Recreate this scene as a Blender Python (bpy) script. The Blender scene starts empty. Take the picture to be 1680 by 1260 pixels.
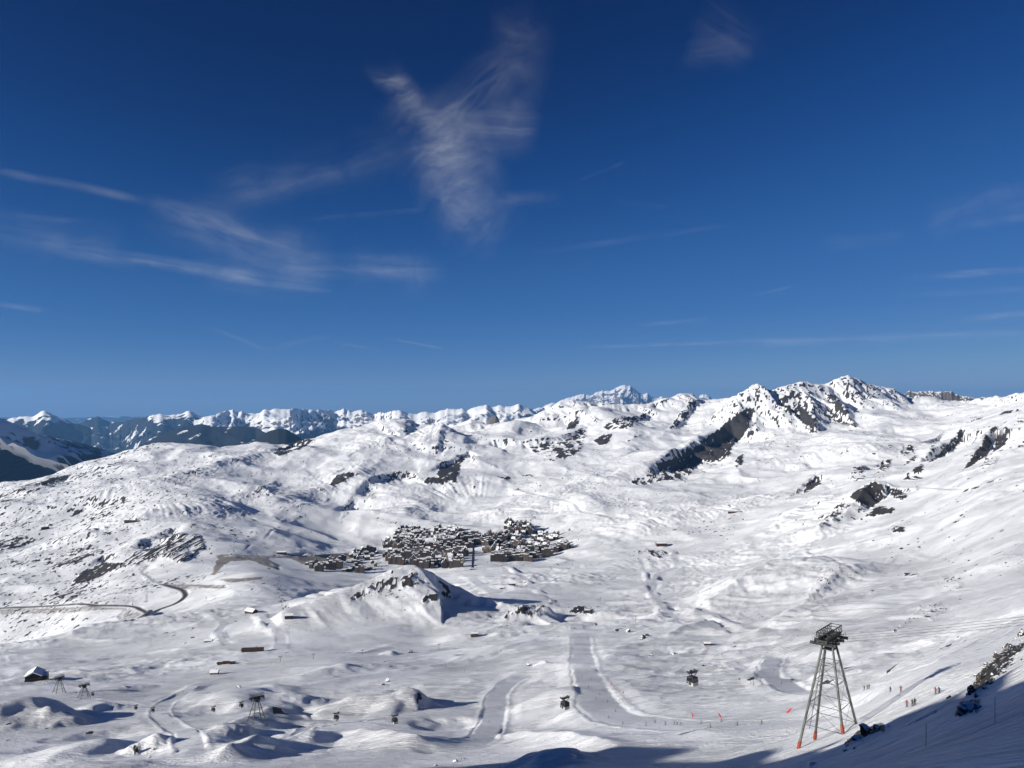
import bpy, bmesh, math, random
import numpy as np
from mathutils import Vector, Matrix

# ------------------------------------------------------------------ camera, sky, sun, exposure
Q = 1.0                                   # mesh density of the terrain
CZ = 1000.0                               # height of the camera above the datum (m)
F = 1262.0                                # focal length in photo pixels (1680 x 1260)
PITCH = math.atan(30.0 / F)
SUN_EL = math.radians(19.5)
SUN_PHI = math.radians(66.0)              # shadows run this far to the right of the view direction
to_sun = Vector((-math.sin(SUN_PHI) * math.cos(SUN_EL), -math.cos(SUN_PHI) * math.cos(SUN_EL), math.sin(SUN_EL)))

sc = bpy.context.scene
C = sc.collection
cam_d = bpy.data.cameras.new('camera')
cam_d.sensor_width = 36.0
cam_d.lens = 36.0 * F / 1680.0
cam_d.clip_start = 0.5
cam_d.clip_end = 200000.0
cam = bpy.data.objects.new('camera', cam_d)
C.objects.link(cam)
cam.location = (0, 0, CZ)
cam.rotation_euler = (math.pi / 2 + PITCH, 0, 0)
sc.camera = cam

sun_d = bpy.data.lights.new('sun', 'SUN')
sun_d.energy = 5.0
sun_d.angle = math.radians(0.53)
sun_d.color = (1.0, 0.955, 0.88)
sun = bpy.data.objects.new('sun', sun_d)
C.objects.link(sun)
sun.rotation_euler = (-to_sun).to_track_quat('-Z', 'Y').to_euler()

sc.view_settings.view_transform = 'Standard'
sc.view_settings.look = 'None'
sc.view_settings.gamma = 1.0
sc.view_settings.exposure = 0.46
sc.view_settings.use_curve_mapping = False
sc.render.engine = 'CYCLES'
sc.cycles.use_denoising = True
sc.cycles.max_bounces = 6
sc.cycles.diffuse_bounces = 1
sc.cycles.glossy_bounces = 2
sc.cycles.volume_bounces = 0
sc.cycles.transparent_max_bounces = 8


class NT:
    """small helper round a node tree"""
    def __init__(self, tree):
        self.t = tree
        self.n = tree.nodes
        self.l = tree.links

    def node(self, typ, **kw):
        nd = self.n.new(typ)
        for k, v in kw.items():
            setattr(nd, k, v)
        return nd

    def link(self, a, b):
        self.l.new(a, b)

    def val(self, sock, v):
        if hasattr(v, 'is_linked') or isinstance(v, bpy.types.NodeSocket):
            self.l.new(v, sock)
        else:
            sock.default_value = v

    def math(self, op, a, b=None, c=None, clamp=False):
        nd = self.node('ShaderNodeMath', operation=op, use_clamp=clamp)
        self.val(nd.inputs[0], a)
        if b is not None:
            self.val(nd.inputs[1], b)
        if c is not None:
            self.val(nd.inputs[2], c)
        return nd.outputs[0]

    def vmath(self, op, a, b=None):
        nd = self.node('ShaderNodeVectorMath', operation=op)
        self.val(nd.inputs[0], a)
        if b is not None:
            self.val(nd.inputs[1], b)
        return nd.outputs['Value'] if op in ('DOT_PRODUCT', 'LENGTH', 'DISTANCE') else nd.outputs[0]

    def noise(self, vec, scale, detail=4.0, rough=0.5, dist=0.0, out='Fac'):
        nd = self.node('ShaderNodeTexNoise')
        self.val(nd.inputs['Vector'], vec)
        nd.inputs['Scale'].default_value = scale
        nd.inputs['Detail'].default_value = detail
        nd.inputs['Roughness'].default_value = rough
        nd.inputs['Distortion'].default_value = dist
        return nd.outputs[out]

    def sstep(self, x, a, b):
        nd = self.node('ShaderNodeMapRange', interpolation_type='SMOOTHSTEP')
        self.val(nd.inputs['Value'], x)
        self.val(nd.inputs['From Min'], a)
        self.val(nd.inputs['From Max'], b)
        return nd.outputs[0]

    def mix(self, fac, a, b):
        nd = self.node('ShaderNodeMix', data_type='RGBA')
        self.val(nd.inputs['Factor'], fac)
        self.val(nd.inputs[6], a)
        self.val(nd.inputs[7], b)
        return nd.outputs[2]

    def combine(self, x, y, z):
        nd = self.node('ShaderNodeCombineXYZ')
        self.val(nd.inputs[0], x); self.val(nd.inputs[1], y); self.val(nd.inputs[2], z)
        return nd.outputs[0]


def pix_dir(u, v):
    """world direction through pixel (u, v) of the photograph, scaled to y = 1"""
    a = (u - 840.0) / F
    b = (630.0 - v) / F
    cp, sp = math.cos(PITCH), math.sin(PITCH)
    y = cp - sp * b
    z = sp + cp * b
    return a / y, z / y


def build_world():
    w = bpy.data.worlds.new('World')
    sc.world = w
    w.use_nodes = True
    nt = NT(w.node_tree)
    nt.n.clear()
    out = nt.node('ShaderNodeOutputWorld')
    bg = nt.node('ShaderNodeBackground')
    bg.inputs['Strength'].default_value = 0.072
    sky = nt.node('ShaderNodeTexSky', sky_type='NISHITA')
    sky.sun_disc = False
    sky.sun_elevation = SUN_EL
    sky.sun_rotation = math.pi + SUN_PHI
    sky.altitude = 3000.0
    sky.air_density = 0.7
    sky.dust_density = 0.15
    sky.ozone_density = 6.0
    # the film response of the photograph's sky: a deeper, more contrasty blue than the raw model
    cur = nt.node('ShaderNodeRGBCurve')
    lin = lambda c: ((c / 255.0 + 0.055) / 1.055) ** 2.4
    for ch, pts in enumerate((((49, 9), (62, 24), (77, 47), (95, 66), (120, 94), (147, 124), (175, 142), (255, 160)),
                              ((77, 41), (97, 69), (119, 96), (146, 117), (170, 135), (193, 154), (222, 168), (255, 178)),
                              ((124, 94), (151, 131), (179, 160), (214, 181), (245, 194), (255, 197)))):
        cv = cur.mapping.curves[ch]
        for i, (xi, yo) in enumerate(pts[:-1]):
            cv.points.new(lin(xi), lin(yo))
        cv.points[-1].location = (1.0, lin(pts[-1][1]))
    cur.mapping.extend = 'HORIZONTAL'
    cur.mapping.update()
    scl = nt.vmath('MULTIPLY', sky.outputs[0], (0.105, 0.105, 0.105))
    nt.link(scl, cur.inputs['Color'])
    col = nt.vmath('MULTIPLY', cur.outputs[0], (1 / 0.105, 1 / 0.105, 1 / 0.105))
    nt.link(col, bg.inputs['Color'])
    nt.link(bg.outputs[0], out.inputs[0])


build_world()
# ------------------------------------------------------------------ numpy noise
rng = np.random.RandomState(7)
_perm = rng.permutation(1024)
_ang = rng.rand(1024) * 2 * np.pi
_gx = np.cos(_ang).astype(np.float32)
_gy = np.sin(_ang).astype(np.float32)


def pn(x, y, seed=0):
    """gradient noise, about -1..1"""
    x = np.asarray(x, np.float32); y = np.asarray(y, np.float32)
    xi = np.floor(x).astype(np.int32); yi = np.floor(y).astype(np.int32)
    xf = x - xi; yf = y - yi
    u = xf * xf * xf * (xf * (xf * 6 - 15) + 10)
    v = yf * yf * yf * (yf * (yf * 6 - 15) + 10)

    def g(ix, iy, dx, dy):
        h = _perm[(_perm[(ix + seed * 131) & 1023] + iy) & 1023]
        return _gx[h] * dx + _gy[h] * dy
    a = g(xi, yi, xf, yf); b = g(xi + 1, yi, xf - 1, yf)
    c = g(xi, yi + 1, xf, yf - 1); d = g(xi + 1, yi + 1, xf - 1, yf - 1)
    return ((a + u * (b - a)) * (1 - v) + (c + u * (d - c)) * v) * 1.5


def fbm(x, y, octs, seed=0, gain=0.5, ridged=False):
    s = 0.0; a = 1.0; tot = 0.0
    for o in range(octs):
        n = pn(x * 2 ** o + 17.3 * o, y * 2 ** o - 9.1 * o, seed + o)
        if ridged:
            n = 1 - 2 * np.abs(n)
        s = s + a * n; tot += a; a *= gain
    return s / tot


def sstep(x, a, b):
    t = np.clip((x - a) / (b - a), 0, 1)
    return t * t * (3 - 2 * t)


def smax(a, b, k):
    """smooth maximum, k in metres"""
    h = np.clip(0.5 + 0.5 * (a - b) / k, 0, 1)
    return b + (a - b) * h + k * h * (1 - h)


def pt(u, v, y):
    a, t = pix_dir(u, v)
    return (a * y, y, t * y)


# ------------------------------------------------------------------ broad ground: heights along lines of sight that were measured off the photo
COLS = {
    -120: [(150, 1420), (330, 1295), (450, 1258), (800, 1160), (1300, 1115), (1600, 1090), (1900, 1082), (2500, 1105), (3000, 1000), (3900, 915), (5000, 855), (6000, 838), (7500, 900), (9500, 890)],
    0: [(150, 1420), (330, 1290), (450, 1256), (800, 1150), (1300, 1107), (1600, 1074), (1800, 1060), (2150, 1098), (2500, 1066), (3000, 992), (3900, 900), (5500, 800), (7000, 880), (9500, 870)],
    140: [(150, 1420), (330, 1285), (430, 1250), (650, 1190), (900, 1142), (1300, 1098), (1600, 1062), (1900, 1032), (2200, 1046), (2600, 1003), (3200, 950), (3800, 890), (4600, 830), (5600, 775), (6000, 763), (7500, 850), (9500, 850)],
    280: [(150, 1400), (330, 1282), (420, 1255), (560, 1205), (800, 1150), (1150, 1110), (1500, 1062), (1750, 1034), (1950, 1014), (2200, 1016), (2700, 972), (3050, 940), (3700, 880), (4300, 830), (5600, 760), (6500, 728), (8000, 800), (9500, 800)],
    420: [(150, 1380), (300, 1288), (400, 1255), (600, 1190), (800, 1142), (1150, 1100), (1450, 1060), (1750, 1022), (1950, 1002), (2300, 975), (2700, 945), (3300, 918), (3800, 880), (4400, 840), (5200, 785), (6000, 745), (6600, 729), (8000, 800), (9500, 790)],
    560: [(150, 1370), (300, 1280), (390, 1250), (500, 1212), (700, 1165), (850, 1132), (1150, 1087), (1450, 1054), (1650, 1018), (1800, 996), (2150, 996), (2500, 988), (3000, 952), (3600, 922), (4200, 880), (4800, 830), (5400, 778), (6200, 732), (6900, 709), (8300, 770), (9500, 760)],
    700: [(150, 1350), (280, 1275), (370, 1250), (440, 1222), (600, 1180), (850, 1125), (1150, 1086), (1400, 1060), (1560, 1040), (1720, 1006), (1850, 982), (2200, 992), (2700, 972), (3300, 938), (3800, 905), (4300, 868), (4800, 832), (5300, 795), (6000, 745), (6600, 716), (7200, 704), (8300, 750), (9500, 750)],
    840: [(120, 1330), (220, 1280), (300, 1256), (420, 1222), (620, 1172), (900, 1110), (1250, 1062), (1450, 1042), (1700, 1018), (2000, 988), (2700, 950), (3200, 928), (3900, 898), (4300, 868), (5000, 818), (5700, 770), (6300, 730), (7200, 693), (8500, 760), (9500, 760)],
    980: [(120, 1310), (200, 1275), (260, 1255), (360, 1215), (430, 1182), (650, 1130), (900, 1090), (1200, 1055), (1500, 1030), (1800, 1005), (2300, 970), (3000, 930), (3600, 890), (4300, 845), (5000, 800), (5800, 755), (6600, 710), (7400, 668), (8500, 720), (9500, 740)],
    1120: [(120, 1300), (190, 1270), (240, 1254), (330, 1208), (430, 1167), (600, 1132), (800, 1100), (1100, 1060), (1350, 1032), (1600, 1012), (1800, 1000), (2400, 960), (3300, 900), (4000, 850), (4800, 800), (5600, 760), (6500, 715), (7400, 674), (8200, 660), (9500, 700)],
    1260: [(100, 1290), (160, 1262), (200, 1246), (250, 1224), (340, 1185), (430, 1155), (600, 1117), (800, 1087), (1100, 1050), (1400, 1020), (1800, 985), (2400, 940), (3000, 895), (3600, 855), (4300, 815), (5200, 770), (6000, 738), (7000, 695), (7600, 665), (9000, 690)],
    1400: [(60, 1275), (110, 1236), (150, 1214), (180, 1206), (215, 1184), (260, 1168), (420, 1132), (650, 1084), (900, 1042), (1250, 1002), (1700, 955), (2000, 930), (2500, 892), (2800, 870), (3400, 825), (4200, 788), (4900, 757), (5500, 730), (6400, 705), (7500, 660), (9000, 690)],
    1540: [(30, 1262), (60, 1222), (110, 1170), (150, 1148), (185, 1138), (208, 1110), (260, 1098), (350, 1090), (500, 1077), (650, 1057), (900, 1017), (1300, 967), (1800, 910), (2300, 860), (2800, 812), (3400, 785), (4200, 764), (5000, 742), (6000, 707), (6800, 684), (7600, 662), (9000, 690)],
    1680: [(25, 1250), (50, 1186), (90, 1112), (130, 1072), (190, 1068), (260, 1054), (400, 1036), (700, 1000), (1000, 950), (1700, 850), (2300, 792), (3000, 748), (3800, 720), (5000, 692), (6500, 655), (8000, 670), (9500, 695)],
    1800: [(25, 1220), (60, 1100), (130, 1010), (400, 990), (700, 960), (1000, 920), (1700, 820), (2400, 765), (3200, 710), (5000, 660), (6500, 640), (9500, 690)],
}
TH_MAX = math.radians(42.0)


def build_tps():
    P, T = [], []
    for u, L in COLS.items():
        for (y, v) in L:
            a, t = pix_dir(u, v)
            r = y * math.hypot(1, a)
            P.append((math.atan(a) * 3.2, math.log(r)))
            T.append(t / math.hypot(1, a))
    P = np.array(P); T = np.array(T)
    n = len(P)
    d = np.linalg.norm(P[:, None] - P[None], axis=2)
    K = np.where(d > 0, d * d * np.log(d + 1e-12), 0) + np.eye(n) * 2e-5
    A = np.zeros((n + 3, n + 3))
    A[:n, :n] = K; A[:n, n] = 1; A[:n, n + 1:] = P; A[n, :n] = 1; A[n + 1:, :n] = P.T
    w = np.linalg.solve(A, np.concatenate([T, np.zeros(3)]))
    gt = np.linspace(-TH_MAX, TH_MAX, 150)
    gl = np.linspace(math.log(20), math.log(11500), 260)
    G = np.empty((150, 260))
    for i, th in enumerate(gt):
        q = np.stack([np.full(260, th * 3.2), gl], 1)
        dd = np.linalg.norm(q[:, None] - P[None], axis=2)
        G[i] = (np.where(dd > 0, dd * dd * np.log(dd + 1e-12), 0) @ w[:n]) + w[n] + q @ w[n + 1:]
    return gt, gl, G


_gt, _gl, _G = build_tps()


def cubic_w(t):
    return (-0.5 * t + t * t - 0.5 * t ** 3, 1 - 2.5 * t * t + 1.5 * t ** 3, 0.5 * t + 2 * t * t - 1.5 * t ** 3, -0.5 * t * t + 0.5 * t ** 3)


def base_slope(th, r):
    """z / r of the broad ground in direction th at range r"""
    a = (np.clip(th, -TH_MAX, TH_MAX) - _gt[0]) / (_gt[1] - _gt[0])
    b = (np.log(np.clip(r, 21, 11400)) - _gl[0]) / (_gl[1] - _gl[0])
    ia = np.clip(np.floor(a).astype(int), 1, len(_gt) - 3); ib = np.clip(np.floor(b).astype(int), 1, len(_gl) - 3)
    wa = cubic_w(np.clip(a - ia, -1, 2)); wb = cubic_w(np.clip(b - ib, -1, 2))
    s = 0
    for i in range(4):
        row = 0
        for j in range(4):
            row = row + wb[j] * _G[ia - 1 + i, ib - 1 + j]
        s = s + wa[i] * row
    return s


# ------------------------------------------------------------------ the polar ground grid
HALF = math.radians(37.5)
n_in = int(965 * Q)
tan_in = np.linspace(-math.tan(HALF), math.tan(HALF), n_in)
th_in = np.arctan(tan_in)
th_out = np.linspace(HALF, 2 * math.pi - HALF, 54)[1:-1]
TH = np.concatenate([th_in, th_out])
RR = np.concatenate([np.geomspace(1.2, 60, int(50 * Q), endpoint=False), np.geomspace(60, 160, int(70 * Q), endpoint=False),
                     np.geomspace(160, 2500, int(560 * Q), endpoint=False), np.geomspace(2500, 8600, int(520 * Q), endpoint=False), np.geomspace(8600, 11000, 14)])
NT_, NR = len(TH), len(RR)
gth, gr = np.meshgrid(TH, RR, indexing='ij')
gth_s = np.where(gth > math.pi, gth - 2 * math.pi, gth)
X = (gr * np.sin(gth)); Y = (gr * np.cos(gth))
X = X.astype(np.float64); Y = Y.astype(np.float64)
front = np.abs(gth_s) <= HALF + 1e-6

# ---- near slope under the camera, and the broad ground
near = -1.7 - 0.48 * Y + 0.135 * X
t_all = base_slope(gth_s, gr)
Zb = t_all * gr
side = sstep(np.abs(gth_s), math.radians(44), math.radians(80))
Zb = Zb * (1 - side) + side * (-0.42 * gr + 0.02 * np.minimum(gr, 3000))
Zb = np.where(gr > 3000, Zb * (1 - side) + side * np.maximum(Zb, -950), Zb)
wn = 1 - sstep(gr, 22, 70)
Z = near * wn + Zb * (1 - wn)
del t_all

# ---- domain warp for everything rugged
WX = X + 38 * pn(X / 210, Y / 210, 3) + 14 * pn(X / 70, Y / 70, 4)
WY = Y + 38 * pn(X / 210, Y / 210, 5) + 14 * pn(X / 70, Y / 70, 6)


def ridge_field(pts, kl, kr, wl, wr, k2=0.12, rib=0.0, riblen=90.0, warp=1.0, seed=0, box=None):
    """height of a crest with its two flanks. kl/kr: steepness left and right of the walking direction near the crest, fading over wl/wr to k2."""
    P = np.array(pts)
    pad = 3200
    sel = np.where((X > P[:, 0].min() - pad) & (X < P[:, 0].max() + pad) & (Y > P[:, 1].min() - pad) & (Y < P[:, 1].max() + pad))
    if len(sel[0]) == 0:
        return None
    yy = P[:, 1].mean()
    sw = warp * min(1.0, yy / 3500.0)
    x = X[sel] + sw * (WX[sel] - X[sel]); y = Y[sel] + sw * (WY[sel] - Y[sel])
    best = np.full(x.shape, 1e18); zc = np.zeros_like(x); arc = np.zeros_like(x); sg = np.zeros_like(x)
    acc = 0.0
    for i in range(len(P) - 1):
        ax, ay, az = P[i]; bx, by, bz = P[i + 1]
        dx, dy = bx - ax, by - ay
        L2 = dx * dx + dy * dy; L = math.sqrt(L2)
        t = np.clip(((x - ax) * dx + (y - ay) * dy) / L2, 0, 1)
        ex = x - ax - t * dx; ey = y - ay - t * dy
        d2 = ex * ex + ey * ey
        m = d2 < best
        best = np.where(m, d2, best)
        zc = np.where(m, az + t * (bz - az), zc)
        arc = np.where(m, acc + t * L, arc)
        sg = np.where(m, np.sign(dx * ey - dy * ex), sg)
        acc += L
    d = np.sqrt(best)
    left = sg > 0
    k = np.where(left, kl, kr); w = np.where(left, wl, wr)
    h = zc - ((k - k2) * w * (1 - np.exp(-d / w)) + k2 * d) - 0.5 * np.maximum(d - 1.6 * w, 0)
    if rib:
        g = fbm(arc / riblen + 0.15 * pn(d / 120, arc / 200, seed + 9), d / (riblen * 5), 3, seed, 0.55, ridged=True)
        env = sstep(d, 0, 60) * (1 - sstep(d, w * 1.4, w * 3.0))
        h = h + (g - 0.35) * rib * env
    return sel, h, d, left


RIDGES = []


def ridge(uvy, kl, kr, wl, wr, blend=12.0, **kw):
    global Z
    pts = [pt(*q) for q in uvy]
    r = ridge_field(pts, kl, kr, wl, wr, **kw)
    if r is None:
        return
    sel, h, d, left = r
    Z[sel] = smax(Z[sel], h, blend)


# camera's own summit ridge, left of and behind the camera (it throws the shadows in the lower corners)
def summit():
    global Z
    pts = [(40, -120, -20), (-70, -34, 36), (-140, 8, 47), (-185, 75, 15), (-230, 136, -8), (-275, 190, -46), (-360, 270, -140), (-520, 380, -260)]
    sel, h, d, left = ridge_field(pts, 0.5, 0.98, 400, 900, k2=0.4, warp=0)
    h = h + 5 * pn(X[sel] / 30, Y[sel] / 30, 21) + 2 * pn(X[sel] / 11, Y[sel] / 11, 22)
    Z[sel] = np.maximum(Z[sel], h)


# walking direction: left = far side when walking to the right
# skyline of the middle distance
ridge([(745, 702, 7150), (770, 697, 7200), (800, 697, 7200), (840, 690, 7220), (870, 682, 7260), (900, 671, 7300), (918, 661, 7350), (935, 656, 7400), (948, 660, 7420), (965, 662, 7450), (990, 663, 7470), (1020, 668, 7500), (1050, 673, 7550), (1072, 664, 7620), (1082, 657, 7660), (1100, 653, 7750), (1122, 651, 7850), (1135, 648, 7900), (1143, 656, 7900), (1165, 660, 7900), (1200, 658, 7800), (1216, 653, 7600)],
      0.5, 0.5, 500, 420, rib=26, riblen=120, seed=31)
ridge([(596, 702, 6850), (612, 696, 6900), (640, 690, 6950), (662, 690, 6980), (676, 697, 6990), (700, 708, 7000)], 0.5, 0.28, 300, 420, rib=6, seed=32)
ridge([(700, 706, 6500), (706, 703, 6480), (728, 703, 6450), (736, 708, 6450)], 0.5, 0.52, 260, 260, rib=8, riblen=60, seed=33)
# highest massif on the right
ridge([(1206, 662, 6950), (1216, 652, 7000), (1230, 642, 7050), (1243, 632, 7100), (1250, 641, 7120), (1262, 642, 7150), (1275, 638, 7150), (1300, 630, 7200), (1309, 627, 7240), (1325, 628, 7300), (1345, 630, 7360), (1360, 629, 7400), (1380, 624, 7450), (1392, 621, 7500), (1400, 625, 7540), (1420, 634, 7600), (1445, 638, 7700), (1465, 641, 7800), (1485, 648, 7900), (1500, 652, 7800), (1540, 653, 7600), (1580, 659, 7400), (1620, 661, 6900), (1660, 653, 6300), (1682, 648, 6000), (1760, 636, 5600)],
      0.8, 0.85, 500, 640, rib=42, riblen=150, seed=34)
ridge([(1309, 628, 7240), (1320, 645, 7080), (1329, 668, 6800), (1336, 690, 6500), (1342, 712, 6250)], 0.9, 0.9, 160, 170, rib=22, riblen=70, seed=35)
ridge([(1352, 640, 7280), (1366, 652, 7050), (1382, 672, 6800), (1397, 692, 6550), (1414, 707, 6330)], 0.9, 0.9, 160, 170, rib=22, riblen=70, seed=36)
ridge([(1392, 621, 7500), (1396, 640, 7360), (1402, 658, 7220)], 0.9, 0.9, 120, 120, rib=14, riblen=60, seed=37)
# rock knob and cliffs on the right
ridge([(1345, 866, 2950), (1368, 846, 3060), (1385, 828, 3150), (1405, 808, 3270), (1440, 791, 3350), (1462, 795, 3360), (1485, 814, 3300), (1496, 848, 3150)], 0.7, 0.62, 170, 330, k2=0.1, rib=14, riblen=50, seed=42)
# pyramid hill in front of the village, and the knoll right of it
ridge([(470, 1000, 1640), (530, 982, 1700), (570, 967, 1750), (610, 952, 1800), (645, 939, 1840), (668, 933, 1870), (684, 932, 1880), (710, 948, 1900), (738, 966, 1900), (786, 982, 1880), (840, 992, 1840)], 0.62, 0.30, 200, 420, k2=0.06, rib=6, riblen=60, warp=0.5, seed=48)
ridge([(826, 1016, 1640), (845, 1004, 1665), (862, 996, 1690), (888, 993, 1700), (902, 1002, 1690), (910, 1014, 1680)], 0.8, 0.6, 60, 80, k2=0.08, rib=5, riblen=24, warp=0.3, seed=49)
# mounds right of the middle
ridge([(1308, 996, 1480), (1340, 965, 1600), (1368, 940, 1700), (1395, 924, 1780), (1430, 917, 1850), (1475, 921, 1860), (1505, 938, 1800), (1530, 950, 1700)], 0.25, 0.42, 120, 130, k2=0.06, rib=4, riblen=40, warp=0.4, seed=50)
ridge([(1455, 1042, 1000), (1480, 1022, 1080), (1505, 1003, 1150), (1532, 992, 1200), (1562, 989, 1220), (1610, 1000, 1230)], 0.2, 0.5, 100, 60, k2=0.08, rib=4, riblen=30, warp=0.3, seed=51)
ridge([(1096, 1048, 1180), (1122, 1032, 1260), (1150, 1022, 1310), (1172, 1020, 1330), (1190, 1030, 1330), (1215, 1046, 1300)], 0.5, 0.33, 45, 90, k2=0.05, warp=0.2, seed=52)
summit()


# ------------------------------------------------------------------ find where a line of sight meets the ground
def hit(u, v, kmin=None, back=False):
    a, t = pix_dir(u, v)
    th = math.atan(a); te = t / math.hypot(1, a)
    c = (math.tan(th) - tan_in[0]) / (tan_in[1] - tan_in[0])
    i = int(np.clip(math.floor(c), 0, n_in - 2)); f = c - i
    col = (1 - f) * Z[i] + f * Z[i + 1]
    tt = col / RR
    k0 = int(np.searchsorted(RR, kmin or 6.0))
    idx = np.where(tt[k0:] >= te)[0]
    if len(idx) == 0:
        k = k0 + int(np.argmax(tt[k0:])); r = RR[k]; z = col[k]
    else:
        k = k0 + idx[0]
        if k == 0:
            r = RR[0]
        else:
            t0, t1 = tt[k - 1], tt[k]
            q = 0.0 if t1 == t0 else np.clip((te - t0) / (t1 - t0), 0, 1)
            r = RR[k - 1] + q * (RR[k] - RR[k - 1])
        z = np.interp(r, RR, col)
    return np.array((r * math.sin(th), r * math.cos(th), z))


def ground(x, y):
    """height of the finished ground at (x, y)"""
    th = math.atan2(x, y); r = math.hypot(x, y)
    if abs(th) < HALF - 0.002:
        c = (math.tan(th) - tan_in[0]) / (tan_in[1] - tan_in[0])
        i = int(np.clip(math.floor(c), 0, n_in - 2)); f = c - i
        return float((1 - f) * np.interp(r, RR, Z[i]) + f * np.interp(r, RR, Z[i + 1]))
    i = int(np.argmin(np.abs(np.angle(np.exp(1j * (TH - th))))))
    return float(np.interp(r, RR, Z[i]))
# ------------------------------------------------------------------ drifts, banks, pistes
def polydist(px, py, P):
    best = np.full(px.shape, 1e18); arc = np.zeros_like(px); sg = np.zeros_like(px); val = np.zeros_like(px)
    acc = 0.0
    for i in range(len(P) - 1):
        ax, ay, az = P[i]; bx, by, bz = P[i + 1]
        dx, dy = bx - ax, by - ay
        L2 = dx * dx + dy * dy + 1e-9; L = math.sqrt(L2)
        t = np.clip(((px - ax) * dx + (py - ay) * dy) / L2, 0, 1)
        ex = px - ax - t * dx; ey = py - ay - t * dy
        d2 = ex * ex + ey * ey
        m = d2 < best
        best = np.where(m, d2, best); arc = np.where(m, acc + t * L, arc)
        sg = np.where(m, np.sign(dx * ey - dy * ex), sg); val = np.where(m, az + t * (bz - az), val)
        acc += L
    return np.sqrt(best), arc, sg, val, acc


def near_box(P, pad):
    P = np.asarray(P)
    return np.where((X > P[:, 0].min() - pad) & (X < P[:, 0].max() + pad) & (Y > P[:, 1].min() - pad) & (Y < P[:, 1].max() + pad))


def bump(u, v, rpx, h, aspect=1.0, lee=0.5):
    """a wind-drifted mound: long rise on the windward left, steep lee on the right"""
    c = hit(u, v); m = c[1] / F
    r = rpx * m
    sel = near_box([c], r * 3)
    dx = (X[sel] - c[0]) / r; dy = (Y[sel] - c[1]) / (r * aspect)
    dx = dx + 0.5 * fbm(X[sel] / (r * 1.1), Y[sel] / (r * 1.1), 3, 61); dy = dy + 0.5 * fbm(X[sel] / (r * 1.1), Y[sel] / (r * 1.1), 3, 62)
    dx = np.where(dx > 0, dx / lee, dx)
    q = np.sqrt(dx * dx + dy * dy)
    Z[sel] += 0.8 * h * np.clip(1 - (q / 1.25) ** 2, 0, 1) ** 1.7


def smooth_line(uv, step=None, n=6):
    """Catmull-Rom through ground points under the photo's line"""
    P = [hit(*q) for q in uv]
    P = [P[0]] + P + [P[-1]]
    out = []
    for i in range(1, len(P) - 2):
        for k in range(n):
            w = cubic_w(k / n)
            out.append(w[0] * P[i - 1] + w[1] * P[i] + w[2] * P[i + 1] + w[3] * P[i + 2])
    out.append(P[-2])
    return np.array(out)


def berm(uv, h, wl, wr):
    """a drift crest along a line, wl / wr metres wide on its left and right"""
    P = smooth_line(uv)
    sel = near_box(P, max(wl, wr) * 3)
    d, arc, sg, _, L = polydist(X[sel], Y[sel], P)
    d = d * (1 + 0.35 * pn(X[sel] / 18, Y[sel] / 18, 63))
    w = np.where(sg > 0, wl, wr)
    e = sstep(arc, 0, L * 0.15) * (1 - sstep(arc, L * 0.85, L))
    Z[sel] += h * e * np.exp(-(d / w) ** 1.4) * (0.85 + 0.3 * pn(arc / 25, arc * 0, 64))


def scarp(uv, D, wc, wt, rib=0.3, riblen=60.0, lip=0.12, seed=0):
    """a cliff band: the ground right of the line drops D metres within wc, and slopes back up to the old level at wt"""
    P = smooth_line(uv)
    sel = near_box(P, wt)
    x = X[sel] + 0.5 * (WX[sel] - X[sel]); y = Y[sel] + 0.5 * (WY[sel] - Y[sel])
    d, arc, sg, _, L = polydist(x, y, P)
    e = sstep(arc, 0, L * 0.3) * (1 - sstep(arc, L * 0.75, L)) * (0.75 + 0.5 * pn(arc / 160, arc * 0, seed))
    g = fbm(arc / riblen, d / (riblen * 4), 4, seed, 0.6, ridged=True)
    d2 = np.maximum(d - 18 * np.maximum(g, 0) * (wc / 60.0), 0)
    prof = sstep(d2, 0, wc) * (1 - sstep(d, wc * 1.3, wt))
    Z[sel] -= np.where(sg < 0, D * e * prof * (1 - rib * g), 0)
    Z[sel] += lip * D * e * np.exp(-d / 60)


scarp([(1030, 796), (1060, 776), (1080, 764), (1120, 742), (1160, 717), (1200, 690), (1222, 673), (1237, 667), (1262, 684)], 120, 75, 520, seed=38)
scarp([(528, 857), (555, 830), (590, 804), (612, 790), (640, 781), (686, 772), (700, 776)], 46, 60, 430, seed=39)
scarp([(692, 782), (730, 764), (748, 754), (770, 744), (778, 748), (800, 756)], 48, 50, 340, seed=40)
scarp([(768, 746), (800, 730), (860, 728), (900, 724), (935, 714), (960, 700)], 55, 60, 380, seed=41)
scarp([(925, 704), (945, 690), (948, 680)], 30, 40, 200, seed=141)
scarp([(985, 701), (1010, 690), (1040, 684), (1062, 676)], 40, 50, 260, seed=142)
scarp([(1095, 705), (1115, 684), (1132, 664), (1146, 653)], 60, 60, 260, seed=143)
scarp([(1392, 788), (1412, 768), (1432, 762), (1452, 754), (1475, 764)], 45, 45, 260, seed=43)
scarp([(1478, 774), (1510, 753), (1540, 738), (1562, 720), (1582, 706), (1594, 712)], 90, 60, 330, seed=44)
scarp([(1568, 778), (1594, 754), (1614, 724), (1632, 712), (1652, 701), (1664, 708)], 100, 60, 330, seed=45)
scarp([(1284, 822), (1320, 797), (1346, 781), (1352, 786)], 40, 35, 160, seed=46)
scarp([(440, 748), (470, 729), (500, 719), (520, 720)], 40, 45, 260, seed=144)
scarp([(190, 926), (222, 905), (240, 893), (260, 884), (290, 876), (330, 878)], 45, 60, 260, seed=145)
scarp([(108, 950), (136, 938), (170, 922), (205, 922)], 30, 40, 160, seed=146)
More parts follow.
